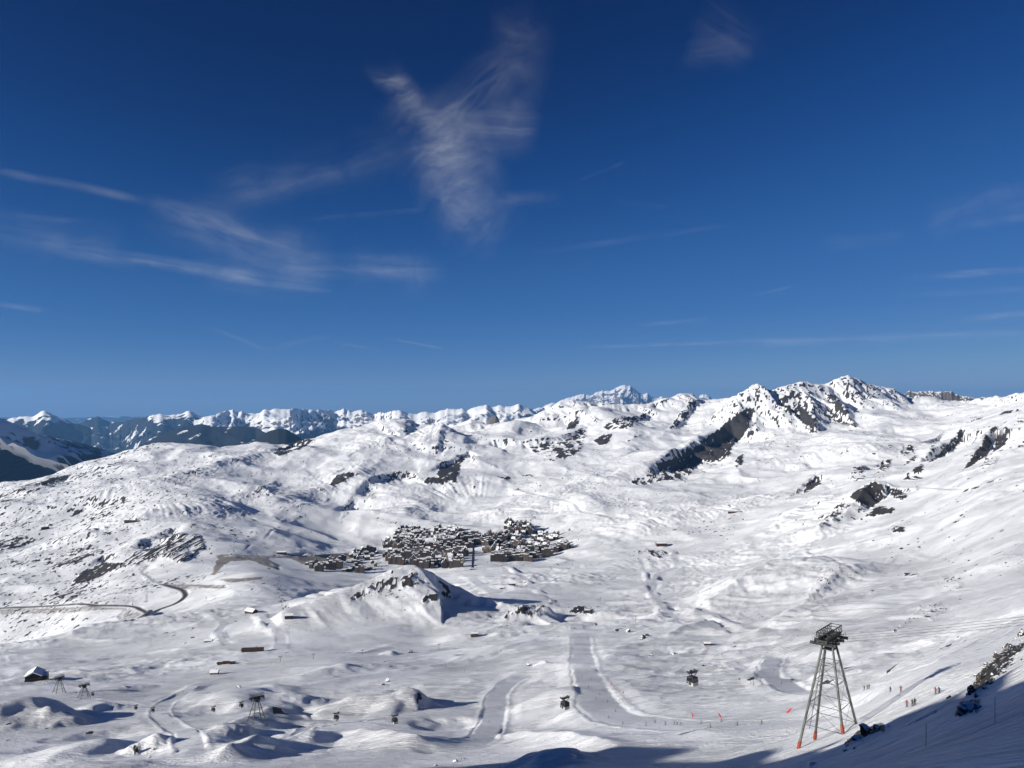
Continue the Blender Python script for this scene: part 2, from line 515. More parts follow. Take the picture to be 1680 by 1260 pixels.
scarp([(535, 790), (560, 776), (588, 773)], 22, 40, 160, seed=147)
bump(1312, 768, 22, 26, 1.2, 0.8)
scarp([(1562, 1168), (1578, 1153), (1608, 1148)], 3, 4, 14, seed=148)

# broad undulation of the snow cover
amp = sstep(gr, 40, 500)
far_k = 0.6 + 0.75 * sstep(gr, 700, 3200)
und = np.zeros_like(X)
rough = 0.14 + 1.3 * sstep(fbm(X / 700, Y / 700, 3, 70), -0.35, 0.5)
rough *= 1 - 0.5 * sstep(gr, 2400, 3800)
for lam, a, s in ((620, 15, 71), (300, 11, 72), (150, 5.6, 73), (74, 2.6, 74)):
    n = pn(WX / lam, WY / (lam * 0.8), s)
    if lam < 400:        # drifts have crisp wind edges
        cr = 1 - 2.4 * np.abs(pn((WX * 0.94 + WY * 0.34) / (lam * 1.3) + 0.3 * n, (WY * 0.94 - WX * 0.34) / (lam * 0.75), s + 30))
        n = 0.55 * n + 0.55 * np.maximum(cr, -0.6)
    n = np.where(n > 0, n * (1 - 0.35 * np.minimum(n, 1)), n * 0.8)
    und += a * n * (1 if lam > 200 else rough)
Z += und * amp * far_k
mt = sstep(gr, 4300, 6200)
sp_ = sstep(gr, 2700, 4300)
Z += sp_ * (46 * fbm(WX / 980 + 3.1, WY / 760, 2, 175, 0.42, ridged=True) - 10 + 6 * fbm(WX / 210, WY / 420, 2, 178, 0.5, ridged=True))
Z += mt * (3.2 * fbm(WX / 75, WY / 75, 3, 173, 0.55, ridged=True) + 18 * fbm(WX / 520, WY / 520, 3, 171, 0.45, ridged=True) - 6 + 5 * pn(WX / 190, WY / 190, 172))
for line, hh, wl_, wr_ in (([(425, 842), (500, 812), (570, 788), (640, 762)], 26, 150, 80), ([(835, 862), (880, 832), (930, 816), (1000, 838)], 30, 130, 110),
                           ([(1000, 882), (1100, 852), (1200, 836), (1290, 802)], 26, 160, 80), ([(1170, 965), (1260, 902), (1350, 872), (1400, 852)], 16, 110, 60),
                           ([(80, 832), (250, 792), (400, 752), (500, 735)], 24, 160, 80), ([(50, 902), (200, 862), (330, 836), (420, 826)], 24, 130, 80),
                           ([(560, 742), (640, 722), (700, 712), (760, 716)], 30, 180, 110), ([(1250, 762), (1350, 746), (1450, 736), (1520, 724)], 22, 160, 90),
                           ([(650, 850), (700, 822), (760, 806), (820, 800)], 26, 120, 90), ([(960, 800), (1030, 772), (1080, 752), (1120, 730)], 18, 150, 70),
                           ([(900, 960), (1000, 935), (1100, 925), (1180, 905)], 14, 110, 70), ([(1380, 1020), (1480, 985), (1560, 955), (1680, 930)], 9, 70, 45),
                           ([(1300, 1090), (1420, 1062), (1560, 1035), (1680, 1015)], 5, 40, 26), ([(460, 1120), (560, 1100), (680, 1090), (780, 1070)], 6, 40, 26)):
    berm(line, hh, wl_, wr_)
for q_ in ((180, 1205, 80, -8), (740, 1185, 80, -8), (500, 1192, 60, -7), (90, 1228, 70, -6), (880, 1190, 60, -5), (420, 1215, 40, -6), (330, 1170, 60, -5)):
    bump(q_[0], q_[1], q_[2], q_[3], 1.0, 0.9)
bump(965, 1018, 95, -24, 0.7, 0.9); bump(775, 972, 60, -14, 0.8, 0.9)
bump(40, 1180, 96, 24, 1.2, 0.8); bump(108, 1186, 44, 9, 1.0, 0.7)
bump(160, 1164, 44, 7, 1.0, 0.8)
bump(262, 1230, 48, 12, 1.0, 0.8); bump(130, 1240, 110, 9, 1.0, 0.8)
bump(200, 1130, 56, 5, 1.0, 0.8)
bump(405, 1150, 100, 13, 1.1, 0.9); bump(505, 1150, 40, 6, 1, 0.8)
bump(622, 1164, 98, 21, 1.2, 0.8); bump(680, 1150, 36, 8, 0.9, 0.6)
bump(645, 1074, 20, 8, 0.9, 0.5)
bump(918, 1144, 84, 9, 1.1, 0.9)
bump(893, 1090, 16, 6, 0.8, 0.5)
bump(1165, 1040, 44, 10, 0.9, 0.6)
bump(395, 1216, 44, 7, 1, 0.7)
bump(560, 1095, 44, 4, 1, .8); bump(720, 1100, 40, 3, 1, .8)
bump(760, 1045, 50, 5, 1, .7); bump(340, 1005, 40, 7, 1, .7); bump(505, 985, 50, 10, 1, .7)
bump(930, 1250, 80, 5, 0.9, 0.9)
bump(1470, 1100, 50, 3, 1, .7); bump(1500, 1060, 50, 5, 1, .8); bump(1330, 1050, 40, 4, 1, .8)
for lam, a, s in ((38, 2.0, 75), (19, 1.0, 76), (9.5, 0.46, 77), (5, .2, 78)):
    m = front & (gr < lam * 260)
    sel = np.where(m)
    a = a * (1 + 0.45 * sstep(gr[sel], 800, 2400))
    cr = 1 - 2.2 * np.abs(pn((X[sel] * 0.8 + Y[sel] * 0.6) / (lam * 1.6), (Y[sel] * 0.8 - X[sel] * 0.6) / lam, s + 40))
    Z[sel] += rough[sel] * a * 0.45 * np.maximum(cr, -0.5) * sstep(gr[sel], 20, 160)
    Z[sel] += rough[sel] * 0.7 * a * pn((X[sel] * 0.9 + Y[sel] * 0.3) / lam, (Y[sel] * 0.9 - X[sel] * 0.3) / (lam * 0.6), s) * sstep(gr[sel], 20, 160)

berm([(296, 1256), (330, 1226), (400, 1194), (470, 1170), (560, 1152)], 9, 14, 26)
berm([(325, 1259), (400, 1240), (450, 1228), (520, 1221), (580, 1216), (650, 1223), (745, 1231)], 9, 11, 16)
berm([(690, 1226), (760, 1218), (830, 1211), (900, 1214), (960, 1222), (1040, 1244)], 5, 14, 9)
berm([(120, 1047), (122, 1036), (160, 1027), (250, 1018), (330, 1010)], 5, 9, 9)
berm([(120, 1047), (200, 1050), (290, 1036), (345, 1018)], 5, 9, 9)
berm([(0, 1100), (80, 1091), (140, 1086), (230, 1074), (330, 1062)], 4, 14, 10)
berm([(60, 1104), (160, 1104), (260, 1093), (330, 1084)], 3, 12, 10)
berm([(560, 1076), (640, 1060), (760, 1045), (900, 1036)], 3, 12, 8)
berm([(600, 1108), (700, 1095), (800, 1075), (880, 1050)], 2.5, 12, 8)

PISTE = np.zeros_like(X); DIRT = np.zeros_like(X); ROAD = np.zeros_like(X)


def track(uv, width, level=0.75, kind='piste', edge=0.9, strength=1.0):
    P = smooth_line(uv)
    k = np.ones(7) / 7
    zp = np.pad(P[:, 2], 3, mode='edge')
    P[:, 2] = np.convolve(zp, k, 'valid')
    hw = width / 2
    sel = near_box(P, width * 2 + 14)
    d, arc, sg, val, L = polydist(X[sel], Y[sel], P)
    e = sstep(arc, 0, min(60, L * .2)) * (1 - sstep(arc, L - min(60, L * .2), L)) if kind == 'piste' else np.ones_like(d)
    d = d + hw * 0.22 * fbm(arc / 45, sg * 1.7, 3, 65)
    cell = np.maximum(gr[sel] * 0.0016, 0.5)
    w = (1 - sstep(d, hw * 0.80, hw * 1.15 + cell)) * e
    slump = 1 - sstep(d, hw, hw * 1.9 + 4)
    Z[sel] += (val - Z[sel]) * np.maximum(w, slump * 0.6) * level
    Z[sel] += 0.32 * edge * np.exp(-((d - hw * 1.12 - 0.6) / (0.8 + cell)) ** 2) * e * (0.7 + 0.6 * pn(arc / 9, sg * 3, 66))
    if kind == 'piste':
        pe = sstep(arc, 0, L * 0.22) * (1 - sstep(arc, L * 0.84, L)) * (0.72 + 0.5 * fbm(X[sel] / 30, Y[sel] / 60, 3, 67))
        PISTE[sel] = np.maximum(PISTE[sel], np.clip(w * strength * pe, 0, 1))
    elif kind == 'road':
        ROAD[sel] = np.maximum(ROAD[sel], w * strength)
    else:
        DIRT[sel] = np.maximum(DIRT[sel], w * strength)
    return P


track([(940, 1022), (952, 1042), (955, 1066), (957, 1090), (968, 1122), (984, 1152), (1008, 1172), (1050, 1184), (1120, 1190), (1200, 1192), (1290, 1188)], 30, 0.8, edge=1.3)
track([(955, 1092), (925, 1098), (880, 1105), (845, 1116), (818, 1140), (812, 1166), (806, 1190), (786, 1208), (735, 1226)], 20, 0.85, edge=1.6)
track([(360, 1118), (320, 1128), (290, 1142), (266, 1160), (263, 1174), (285, 1192), (304, 1206), (314, 1224), (306, 1244)], 16, 0.85, edge=1.6)
track([(338, 1004), (362, 1014), (368, 1026), (359, 1038), (366, 1050), (382, 1062)], 16, 0.8)
track([(425, 1010), (446, 1022), (458, 1038), (462, 1054), (456, 1070)], 20, 0.8, edge=1.2)
track([(1325, 1066), (1290, 1074), (1266, 1088), (1262, 1104), (1275, 1120), (1310, 1130), (1360, 1131), (1400, 1126)], 20, 0.8, edge=1.4)
track([(1103, 904), (1111, 918), (1108, 932), (1078, 943), (1074, 958), (1072, 972), (1080, 986), (1100, 1004), (1112, 1012)], 22, 0.8, edge=1.2)
track([(1058, 938), (1066, 958), (1072, 976)], 12, 0.7)
track([(1240, 886), (1272, 888), (1278, 894), (1256, 904), (1230, 914), (1262, 921), (1292, 928), (1250, 936), (1186, 944), (1216, 953), (1243, 962), (1190, 973), (1118, 989)], 15, 0.0, edge=1.6, strength=0.6)
track([(1272, 858), (1278, 866), (1268, 873)], 12, 0.8)
track([(1680, 776), (1640, 788), (1605, 798), (1570, 803), (1520, 801), (1470, 799)], 18, 0.9, edge=1.5, strength=0.6)
track([(842, 802), (870, 810), (912, 818), (940, 826), (948, 836), (962, 842), (1000, 848), (1010, 860)], 18, 0.8, edge=2.0, strength=0.7)
track([(402, 846), (430, 858), (470, 872), (520, 886), (570, 892), (620, 896)], 16, 0.9, edge=2.0, strength=0.8)
track([(835, 930), (860, 946), (880, 966), (910, 982)], 16, 0.8, strength=0.8)
track([(960, 760), (1010, 752), (1080, 738), (1140, 722)], 16, 0.7, strength=0.5)
track([(575, 760), (574, 752), (584, 742), (600, 738)], 16, 0.8, strength=0.7)
track([(575, 760), (578, 768)], 12, 0.7, strength=.6)
track([(0, 1098), (140, 1090), (330, 1067), (480, 1052)], 26, 0.7, edge=1.2, strength=0.6)
track([(380, 1095), (520, 1086), (640, 1078), (760, 1062), (930, 1038), (1020, 1030)], 30, 0.7, strength=0.7)
track([(470, 1130), (600, 1112), (720, 1100), (830, 1080), (950, 1060)], 26, 0.6, strength=0.6)
track([(768, 945), (800, 965), (830, 985), (880, 1000), (930, 1020)], 34, 0.6, strength=0.7)
track([(1120, 995), (1170, 1010), (1260, 1025), (1340, 1023), (1480, 1016)], 18, 0.6, strength=.6)
track([(1100, 880), (1180, 860), (1260, 850), (1350, 842)], 14, 0.6, strength=.5)
track([(1560, 700), (1500, 730), (1450, 740), (1400, 745)], 14, 0.6, strength=.4)
# groomed ground round the village, with the drag-lift slope that runs through it
track([(770, 900), (776, 918), (782, 938)], 120, 0.6, edge=0, strength=0.7)
# snowcat roads and worn ski lines across the middle ground
for line in ([(900, 984), (960, 962), (1040, 942), (1100, 932)], [(1120, 907), (1200, 882), (1290, 870)], [(1000, 1002), (1080, 1010), (1140, 1030)], [(700, 1006), (780, 1002), (860, 1030)],
             [(540, 1002), (620, 1016), (720, 1021), (820, 1036)], [(1400, 1012), (1500, 1000), (1600, 985), (1680, 960)], [(1320, 902), (1400, 932), (1480, 906), (1560, 916)], [(1440, 702), (1500, 691), (1560, 690)],
             [(1130, 862), (1060, 880), (980, 890), (930, 906)], [(700, 862), (770, 842), (830, 832), (880, 814)], [(480, 862), (430, 890), (400, 906)],
             [(470, 1215), (520, 1190), (600, 1185), (700, 1200)], [(1040, 1100), (1100, 1090), (1180, 1085), (1240, 1098)], [(1440, 1120), (1500, 1100), (1580, 1070), (1660, 1030)], [(100, 1140), (180, 1150), (240, 1160)],
             [(1020, 850), (1080, 820), (1140, 790), (1180, 770)]):
    track(line, 9, 0.12, edge=1.8, strength=0.4)
# cleared mountain road and its bare banks
track([(-40, 999), (0, 998), (60, 996), (120, 992), (160, 992), (215, 995), (232, 1001), (246, 1008)], 11, 0.9, kind='road', edge=0.6)
track([(246, 1008), (262, 1000), (284, 992), (298, 984), (304, 976), (298, 968), (282, 963), (266, 959)], 13, 0.9, kind='road', edge=0.6)
track([(266, 959), (250, 952), (238, 944), (232, 938), (242, 928)], 9, 0.9, kind='road', edge=0.6, strength=0.35)
track([(190, 1020), (214, 1016), (246, 1008)], 14, 0.9, kind='road', edge=0.6, strength=.9)
track([(266, 960), (310, 962), (370, 963)], 7, 0.6, kind='dirt', edge=0.4, strength=.7)
track([(364, 951), (400, 949), (430, 947)], 8, 0.6, kind='dirt', edge=0.4, strength=.8)
track([(358, 912), (420, 913), (480, 912), (540, 910), (585, 907)], 9, 0.9, kind='road', edge=0.6, strength=.75)
track([(395, 914), (430, 917), (446, 924), (458, 934)], 9, 0.6, kind='dirt', edge=0.4, strength=.8)
track([(0, 1002), (60, 1001), (120, 998), (170, 997), (205, 999)], 9, 0.5, kind='dirt', edge=0, strength=.5)

# ------------------------------------------------------------------ bare rock: where the photograph shows cliffs, outcrops and dark patches, with the dip of their beds
SLOPE_T = None
ROCK_AND_DARK = [  # strength, dip of the beds (degrees, as seen), bed thickness px, outline in photo pixels
    (.62, 8, 4, [(868, 738), (885, 745), (905, 757), (935, 750), (958, 735), (960, 712), (940, 715), (930, 722), (910, 728), (890, 725), (872, 732)]),
    (.85, 35, 3, [(930, 705), (945, 702), (950, 690), (947, 682), (938, 692), (930, 700)]),
    (.6, 25, 3, [(918, 718), (960, 710), (962, 699), (940, 709)]),
    (.5, 30, 3, [(880, 728), (910, 720), (912, 714), (890, 722)]),
    (.5, 30, 3, [(914, 682), (926, 686), (924, 680)]), (.4, 10, 3, [(864, 706), (880, 712), (884, 700), (870, 702)]),
    (.85, 45, 4, [(716, 780), (740, 792), (750, 782), (755, 765), (768, 745), (755, 750), (745, 760), (728, 762)]),
    (.8, 5, 3, [(693, 795), (750, 792), (748, 785), (700, 784)]),
    (.8, 5, 2, [(813, 783), (837, 787), (834, 782)]), (.8, 5, 2, [(855, 781), (876, 782.5), (870, 779)]), (.7, 5, 2, [(874, 772), (882, 772), (880, 769)]),
    (.9, 25, 4, [(538, 797), (552, 796), (572, 786), (586, 777), (572, 775), (552, 781)]),
    (.55, 20, 3, [(608, 797), (640, 792), (687, 784), (683, 771), (655, 776), (620, 787)]),
    (.72, 30, 4, [(447, 745), (458, 748), (490, 739), (516, 722), (498, 718), (468, 728)]),
    (.35, 40, 3, [(610, 735), (625, 738), (637, 744), (632, 728), (616, 727)]), (.4, 40, 3, [(658, 737), (672, 735), (668, 743), (660, 743)]), (.4, 40, 3, [(678, 743), (694, 735), (690, 729)]),
    (.38, 45, 4, [(558, 852), (575, 838), (600, 822), (627, 812), (608, 800), (583, 815), (562, 835)]),
    (.68, 30, 4, [(990, 702), (1000, 706), (1030, 703), (1052, 691), (1062, 677), (1040, 684), (1010, 687), (994, 697)]),
    (.9, 30, 4, [(974, 723), (985, 731), (1000, 726), (1003, 712), (990, 714)]), (.5, 25, 3, [(1018, 731), (1040, 722), (1055, 712), (1040, 716)]),
    (.62, 48, 4, [(1098, 703), (1110, 701), (1132, 685), (1146, 655), (1134, 659), (1118, 675)]), (.3, 70, 4, [(1148, 684), (1166, 692), (1172, 660), (1150, 656)]), (.3, 60, 4, [(1180, 680), (1200, 680), (1205, 660), (1185, 660)]),
    (.97, 36, 6, [(1236, 668), (1222, 671), (1195, 691), (1170, 711), (1140, 734), (1110, 751), (1076, 762), (1080, 772), (1100, 772), (1125, 772), (1142, 764), (1165, 755), (1190, 742), (1200, 735), (1216, 720), (1228, 700), (1236, 680)]),
    (.72, 36, 6, [(1090, 768), (1125, 772), (1142, 766), (1125, 786), (1100, 788), (1080, 790), (1040, 797), (1034, 792), (1065, 779)]),
    (.95, 36, 5, [(1158, 760), (1182, 757), (1197, 746), (1202, 734), (1184, 742)]), (.9, 60, 5, [(1206, 767), (1218, 762), (1219, 745), (1206, 752)]),
    (.62, 42, 5, [(1268, 665), (1300, 640), (1314, 645), (1318, 662), (1300, 677), (1272, 671)]),
    (.75, 62, 5, [(1298, 677), (1320, 658), (1332, 680), (1344, 708), (1330, 712), (1313, 692)]),
    (.5, 60, 4, [(1320, 640), (1331, 645), (1342, 680), (1338, 702), (1325, 670), (1314, 650)]),
    (.55, -50, 5, [(1343, 668), (1358, 644), (1375, 655), (1391, 680), (1412, 707), (1395, 707), (1365, 692), (1350, 682)]),
    (.85, -50, 4, [(1352, 644), (1370, 650), (1391, 680), (1386, 686), (1365, 662)]),
    (.5, 55, 4, [(1388, 624), (1400, 633), (1407, 652), (1395, 662), (1383, 645)]),
    (.5, 60, 4, [(1232, 652), (1243, 632), (1260, 643), (1250, 654)]), (.35, 40, 4, [(1258, 657), (1270, 645), (1268, 640), (1256, 650)]), (.4, 40, 3, [(1305, 634), (1315, 636), (1312, 628)]),
    (.24, 20, 3, [(1228, 700), (1260, 690), (1300, 693), (1312, 742), (1270, 752), (1228, 742)]),
    (.3, 20, 3, [(1298, 768), (1315, 748), (1322, 760), (1310, 774)]), (.5, 20, 3, [(1230, 664), (1244, 660), (1248, 668), (1234, 670)]),
    (.95, 45, 6, [(1522, 760), (1545, 750), (1562, 737), (1578, 724), (1584, 706), (1575, 707), (1564, 719), (1549, 735), (1538, 748)]),
    (.95, 55, 6, [(1583, 770), (1600, 762), (1620, 747), (1630, 722), (1618, 713), (1611, 730), (1598, 746)]),
    (.9, 65, 5, [(1630, 742), (1645, 737), (1657, 710), (1651, 701), (1639, 712), (1632, 730)]), (.45, 65, 5, [(1608, 772), (1626, 778), (1642, 742), (1625, 735)]),
    (.65, 30, 4, [(1473, 747), (1502, 744), (1495, 731), (1480, 737)]), (.65, 40, 4, [(1483, 763), (1502, 757), (1502, 747), (1488, 756)]), (.6, 45, 4, [(1524, 738), (1538, 727), (1536, 722)]),
    (.3, 30, 4, [(1508, 660), (1530, 653), (1602, 664), (1600, 677), (1560, 672), (1520, 667)]), (.3, 36, 3, [(1575, 694), (1622, 668), (1632, 671), (1600, 692)]),
    (.55, 20, 3, [(1638, 683), (1672, 675), (1670, 671), (1645, 677)]), (.5, 40, 4, [(1663, 692), (1690, 672), (1690, 700)]), (.6, 50, 4, [(1668, 735), (1690, 710), (1690, 742)]),
    (.88, 40, 5, [(1393, 817), (1405, 806), (1435, 790), (1452, 800), (1447, 822), (1430, 834), (1410, 827)]), (.7, -40, 4, [(1453, 798), (1475, 803), (1489, 815), (1482, 822), (1463, 815)]),
    (.6, 40, 4, [(1343, 864), (1363, 846), (1373, 830), (1387, 826), (1382, 842), (1360, 857)]), (.8, 15, 4, [(1418, 849), (1462, 843), (1467, 834), (1438, 833)]), (.9, 10, 3, [(1463, 874), (1482, 874), (1484, 864), (1469, 865)]),
    (.85, 40, 4, [(1318, 810), (1345, 797), (1348, 781), (1337, 782), (1323, 795)]), (.5, 35, 3, [(1288, 820), (1318, 807), (1320, 797), (1298, 810)]),
    (.6, 30, 4, [(1393, 787), (1418, 787), (1414, 765), (1400, 769)]), (.6, 50, 4, [(1438, 777), (1457, 772), (1462, 753), (1447, 757)]), (.7, 40, 5, [(1483, 788), (1512, 788), (1514, 763), (1490, 776)]),
    (.36, 55, 4, [(1322, 987), (1347, 982), (1362, 957), (1388, 930), (1370, 926), (1343, 945), (1328, 965)]), (.45, 20, 4, [(1483, 946), (1507, 946), (1502, 934), (1488, 936)]), (.4, 20, 4, [(1538, 962), (1577, 967), (1572, 949), (1543, 949)]),
    (.45, 45, 5, [(1462, 1040), (1480, 1027), (1512, 1010), (1528, 1017), (1552, 1001), (1542, 989), (1513, 994)]), (.5, 30, 3, [(1345, 878), (1390, 868), (1388, 865)]),
    (.72, 40, 8, [(1588, 1142), (1612, 1132), (1645, 1102), (1690, 1050), (1690, 1035), (1668, 1046), (1630, 1085), (1606, 1108)]), (.9, 20, 8, [(1566, 1176), (1602, 1168), (1606, 1150), (1575, 1153)]), (.75, 25, 6, [(1385, 1222), (1452, 1198), (1446, 1188), (1405, 1203)]),
    (.85, 20, 4, [(114, 962), (150, 952), (205, 926), (170, 923), (136, 940)]), (.55, 25, 4, [(63, 947), (100, 932), (168, 906), (150, 896), (108, 914), (78, 936)]),
    (.6, 50, 5, [(193, 932), (230, 927), (262, 917), (302, 922), (337, 900), (327, 878), (288, 876), (258, 885), (238, 896), (212, 912)]),
    (.6, 15, 3, [(0, 907), (30, 897), (62, 886), (40, 878), (0, 888)]), (.4, 25, 3, [(0, 862), (60, 837), (92, 830), (40, 860), (0, 872)]), (.45, 25, 3, [(0, 812), (50, 792), (122, 779), (60, 812), (0, 835)]), (.3, 25, 3, [(0, 850), (120, 800), (190, 775), (60, 840), (0, 880)]),
    (.9, 12, 3, [(64, 797), (112, 786), (114, 780), (88, 783)]), (.8, 15, 3, [(115, 848), (139, 840), (128, 837)]), (.8, 20, 3, [(64, 872), (84, 862), (80, 859)]),  # first outline: a dark hillside patch, only coloured like the rock
    (.5, 20, 3, [(343, 842), (382, 836), (375, 829)]), (.7, 40, 3, [(403, 817), (420, 812), (434, 798), (424, 799)]), (.4, 15, 3, [(460, 855), (500, 848), (498, 842), (470, 846)]),
    (.62, 25, 4, [(570, 983), (600, 967), (627, 952), (680, 942), (702, 957), (680, 962), (640, 967), (598, 980)]), (.9, 5, 4, [(693, 990), (717, 986), (719, 976), (698, 977)]),
    (.6, 30, 4, [(823, 1018), (850, 1008), (870, 1012), (897, 1002), (892, 994), (860, 993), (833, 1005)]), (.8, 5, 3, [(933, 1004), (972, 1008), (972, 998), (945, 995)]), (.5, 5, 3, [(885, 993), (918, 993), (908, 985)]),
    (.5, 10, 3, [(330, 993), (357, 981), (347, 977)]), (.5, 40, 4, [(218, 1240), (224, 1222), (232, 1218), (228, 1238)]), (.3, 30, 3, [(420, 812), (470, 790), (450, 786)]),
    (.35, 30, 3, [(240, 785), (330, 770), (420, 752), (410, 748), (320, 762)]), (.3, 30, 3, [(0, 985), (120, 965), (240, 965), (240, 990), (60, 990)]), (.3, 20, 3, [(0, 1005), (110, 1005), (60, 1040), (0, 1040)]),
    (.45, 10, 3, [(400, 700), (470, 715), (480, 705)]), (.5, 50, 4, [(200, 1125), (206, 1130), (214, 1126)]), (.5, 20, 3, [(1040, 905), (1085, 915), (1100, 906), (1060, 902)]),
]
ROCK = np.zeros_like(X)
AA = np.tan(np.clip(gth_s, -1.2, 1.2))                       # direction of each ground point seen from the summit
TT = np.where(front, Z / np.maximum(Y, 1e-3), 0)


def inside(px, py, poly):
    r = np.zeros(px.shape, bool)
    j = len(poly) - 1
    for i in range(len(poly)):
        xi, yi = poly[i]; xj, yj = poly[j]
        if yi != yj:
            r ^= ((yi > py) != (yj > py)) & (px < (xj - xi) * (py - yi) / (yj - yi) + xi)
        j = i
    return r


def uv_of(a, t):
    """photo pixel of direction (x/y, z/y)"""
    cp, sp = math.cos(PITCH), math.sin(PITCH)
    dep = cp + t * sp
    return 840 + F * a / dep, 630 - F * (t * cp - sp) / dep


UU, VV = uv_of(AA, TT)
DZ = np.zeros_like(X)
for q, (st, dip, bed, poly) in enumerate(ROCK_AND_DARK):
    hs = [hit(*p) for p in poly] + [hit(sum(p[0] for p in poly) / len(poly), sum(p[1] for p in poly) / len(poly))]
    ys = np.array([h[1] for h in hs]); med = np.median(ys)
    lo = max(ys.min(), med * 0.8) * 0.95; hi = min(ys.max(), med * 1.2) * 1.05
    if med < 300:
        lo, hi = med * 0.45, med * 1.6
    us = [p[0] for p in poly]; vs = [p[1] for p in poly]
    sel = np.where(front & (Y > lo) & (Y < hi) & (UU > min(us) - 8) & (UU < max(us) + 8) & (VV > min(vs) - 8) & (VV < max(vs) + 8))
    if len(sel[0]) == 0:
        continue
    m = med / F                                                # metres per photo pixel there
    x, z, y = X[sel], Z[sel], Y[sel]
    ju = 4.5 * fbm(x / (7 * m), z / (7 * m), 3, 80); jv = 4.0 * fbm(x / (7 * m), z / (7 * m), 3, 85)
    ins = inside(UU[sel] + ju, VV[sel] + jv, poly)
    ca, sa = math.cos(math.radians(dip)), math.sin(math.radians(dip))
    a = (x * ca + z * sa) / m; b = (-x * sa + z * ca) / m + y / (m * 30)
    n = 0.80 * fbm(a / (bed * 4.6), b / (bed * 0.72), 4, 90 + q % 7, 0.62) + 0.42 * pn(a / 15, b / 8, 97) + 0.36 * pn(a / 4.4, b / 1.7, 98)
    n = np.clip(n * 1.15, -1, 1) * 0.5 + 0.5
    th = 1.0 - 0.84 * min(st, 0.87)
    rk = sstep(n, th - 0.06, th + 0.10) * ins
    ROCK[sel] = np.maximum(ROCK[sel], rk)
    rel = fbm(a / (bed * 3), b / (bed * 0.9), 3, 99, 0.6, ridged=True)
    DZ[sel] += np.where(ins, (rk * 0.5 + rel * 0.55) * min(bed * m * 0.55, 7.0), 0)
# bare brown soil banks by the village road
for st, poly in ((.95, [(347, 943), (358, 913), (372, 913), (380, 920), (366, 928), (352, 945)]), (.75, [(372, 913), (440, 915), (457, 935), (440, 930), (410, 919), (380, 921)]),
                 (.8, [(470, 914), (580, 908), (592, 914), (540, 923), (500, 926)]), (.5, [(360, 910), (480, 911), (590, 906), (590, 910), (480, 916), (360, 914)]), (.55, [(0, 1000), (120, 996), (200, 998), (100, 1006), (0, 1008)]), (.5, [(205, 998), (248, 1010), (200, 1020), (190, 1012)]), (.6, [(266, 958), (370, 960), (370, 965), (290, 966)]), (.7, [(360, 952), (430, 946), (432, 950), (380, 956)])):
    us = [p[0] for p in poly]; vs = [p[1] for p in poly]
    med = hit(sum(us) / len(us), sum(vs) / len(vs))[1]
    sel = np.where(front & (Y > med * 0.9) & (Y < med * 1.1) & (UU > min(us) - 8) & (UU < max(us) + 8) & (VV > min(vs) - 8) & (VV < max(vs) + 8))
    ins = inside(UU[sel] + 3 * pn(X[sel] / 25, Y[sel] / 25, 81), VV[sel], poly)
    n = 0.5 + 0.5 * fbm(X[sel] / 8, Y[sel] / 40, 4, 82)
    DIRT[sel] = np.maximum(DIRT[sel], ins * sstep(n, 1 - st - .15, 1 - st + .2) * 0.9)
Z += DZ
# wind-bared stones and heath specks where the ground is broken
gz_r = np.gradient(Z, axis=1) / np.gradient(gr, axis=1)
gz_t = np.gradient(Z, axis=0) / (gr * np.gradient(np.unwrap(TH))[:, None])
steep = np.hypot(gz_r, gz_t)


def blur(A, k):
    for ax in (0, 1):
        P_ = np.pad(A, [(k, k) if i == ax else (0, 0) for i in (0, 1)], mode='edge')
        cs = np.cumsum(P_, axis=ax)
        cs = np.insert(cs, 0, 0, axis=ax)
        n_ = A.shape[ax]
        A = (np.take(cs, np.arange(2 * k + 1, 2 * k + 1 + n_), axis=ax) - np.take(cs, np.arange(0, n_), axis=ax)) / (2 * k + 1)
    return A


convex = Z - blur(Z, 4)
sel = np.where(front & (gr > 260) & (gr < 8600))
sp = fbm(X[sel] / 34, Y[sel] / 46, 3, 101, 0.6); sp2 = pn(X[sel] / 12, Y[sel] / 17, 102)
patch = fbm(X[sel] / 380, Y[sel] / 380, 3, 103)
lefty = sstep(-AA[sel], 0.2, 0.6) * sstep(gr[sel], 2200, 2900) * 0.32
far_ = sstep(gr[sel], 2200, 4000)
thr = 0.66 - 0.14 * far_ - 0.28 * sstep(patch, -0.05, 0.5) - lefty - 0.30 * sstep(steep[sel], 0.45, 0.85)
spk = sstep(0.8 * sp + 0.45 * sp2, thr, thr + 0.14)
# ribs of the high peaks: bare where steep and standing proud of the snow
rib_ = sstep(steep[sel], 0.50, 0.80) * sstep(gr[sel], 4200, 5500)
spk = np.maximum(spk, sstep(rib_ * (0.5 + 0.9 * sp + 0.35 * sp2 + 0.05 * np.clip(convex[sel], -6, 6)), 0.72, 0.90))
ROCK[sel] = np.maximum(ROCK[sel], spk * 0.92)
ROCK *= (1 - np.clip(ROAD + PISTE, 0, 1))

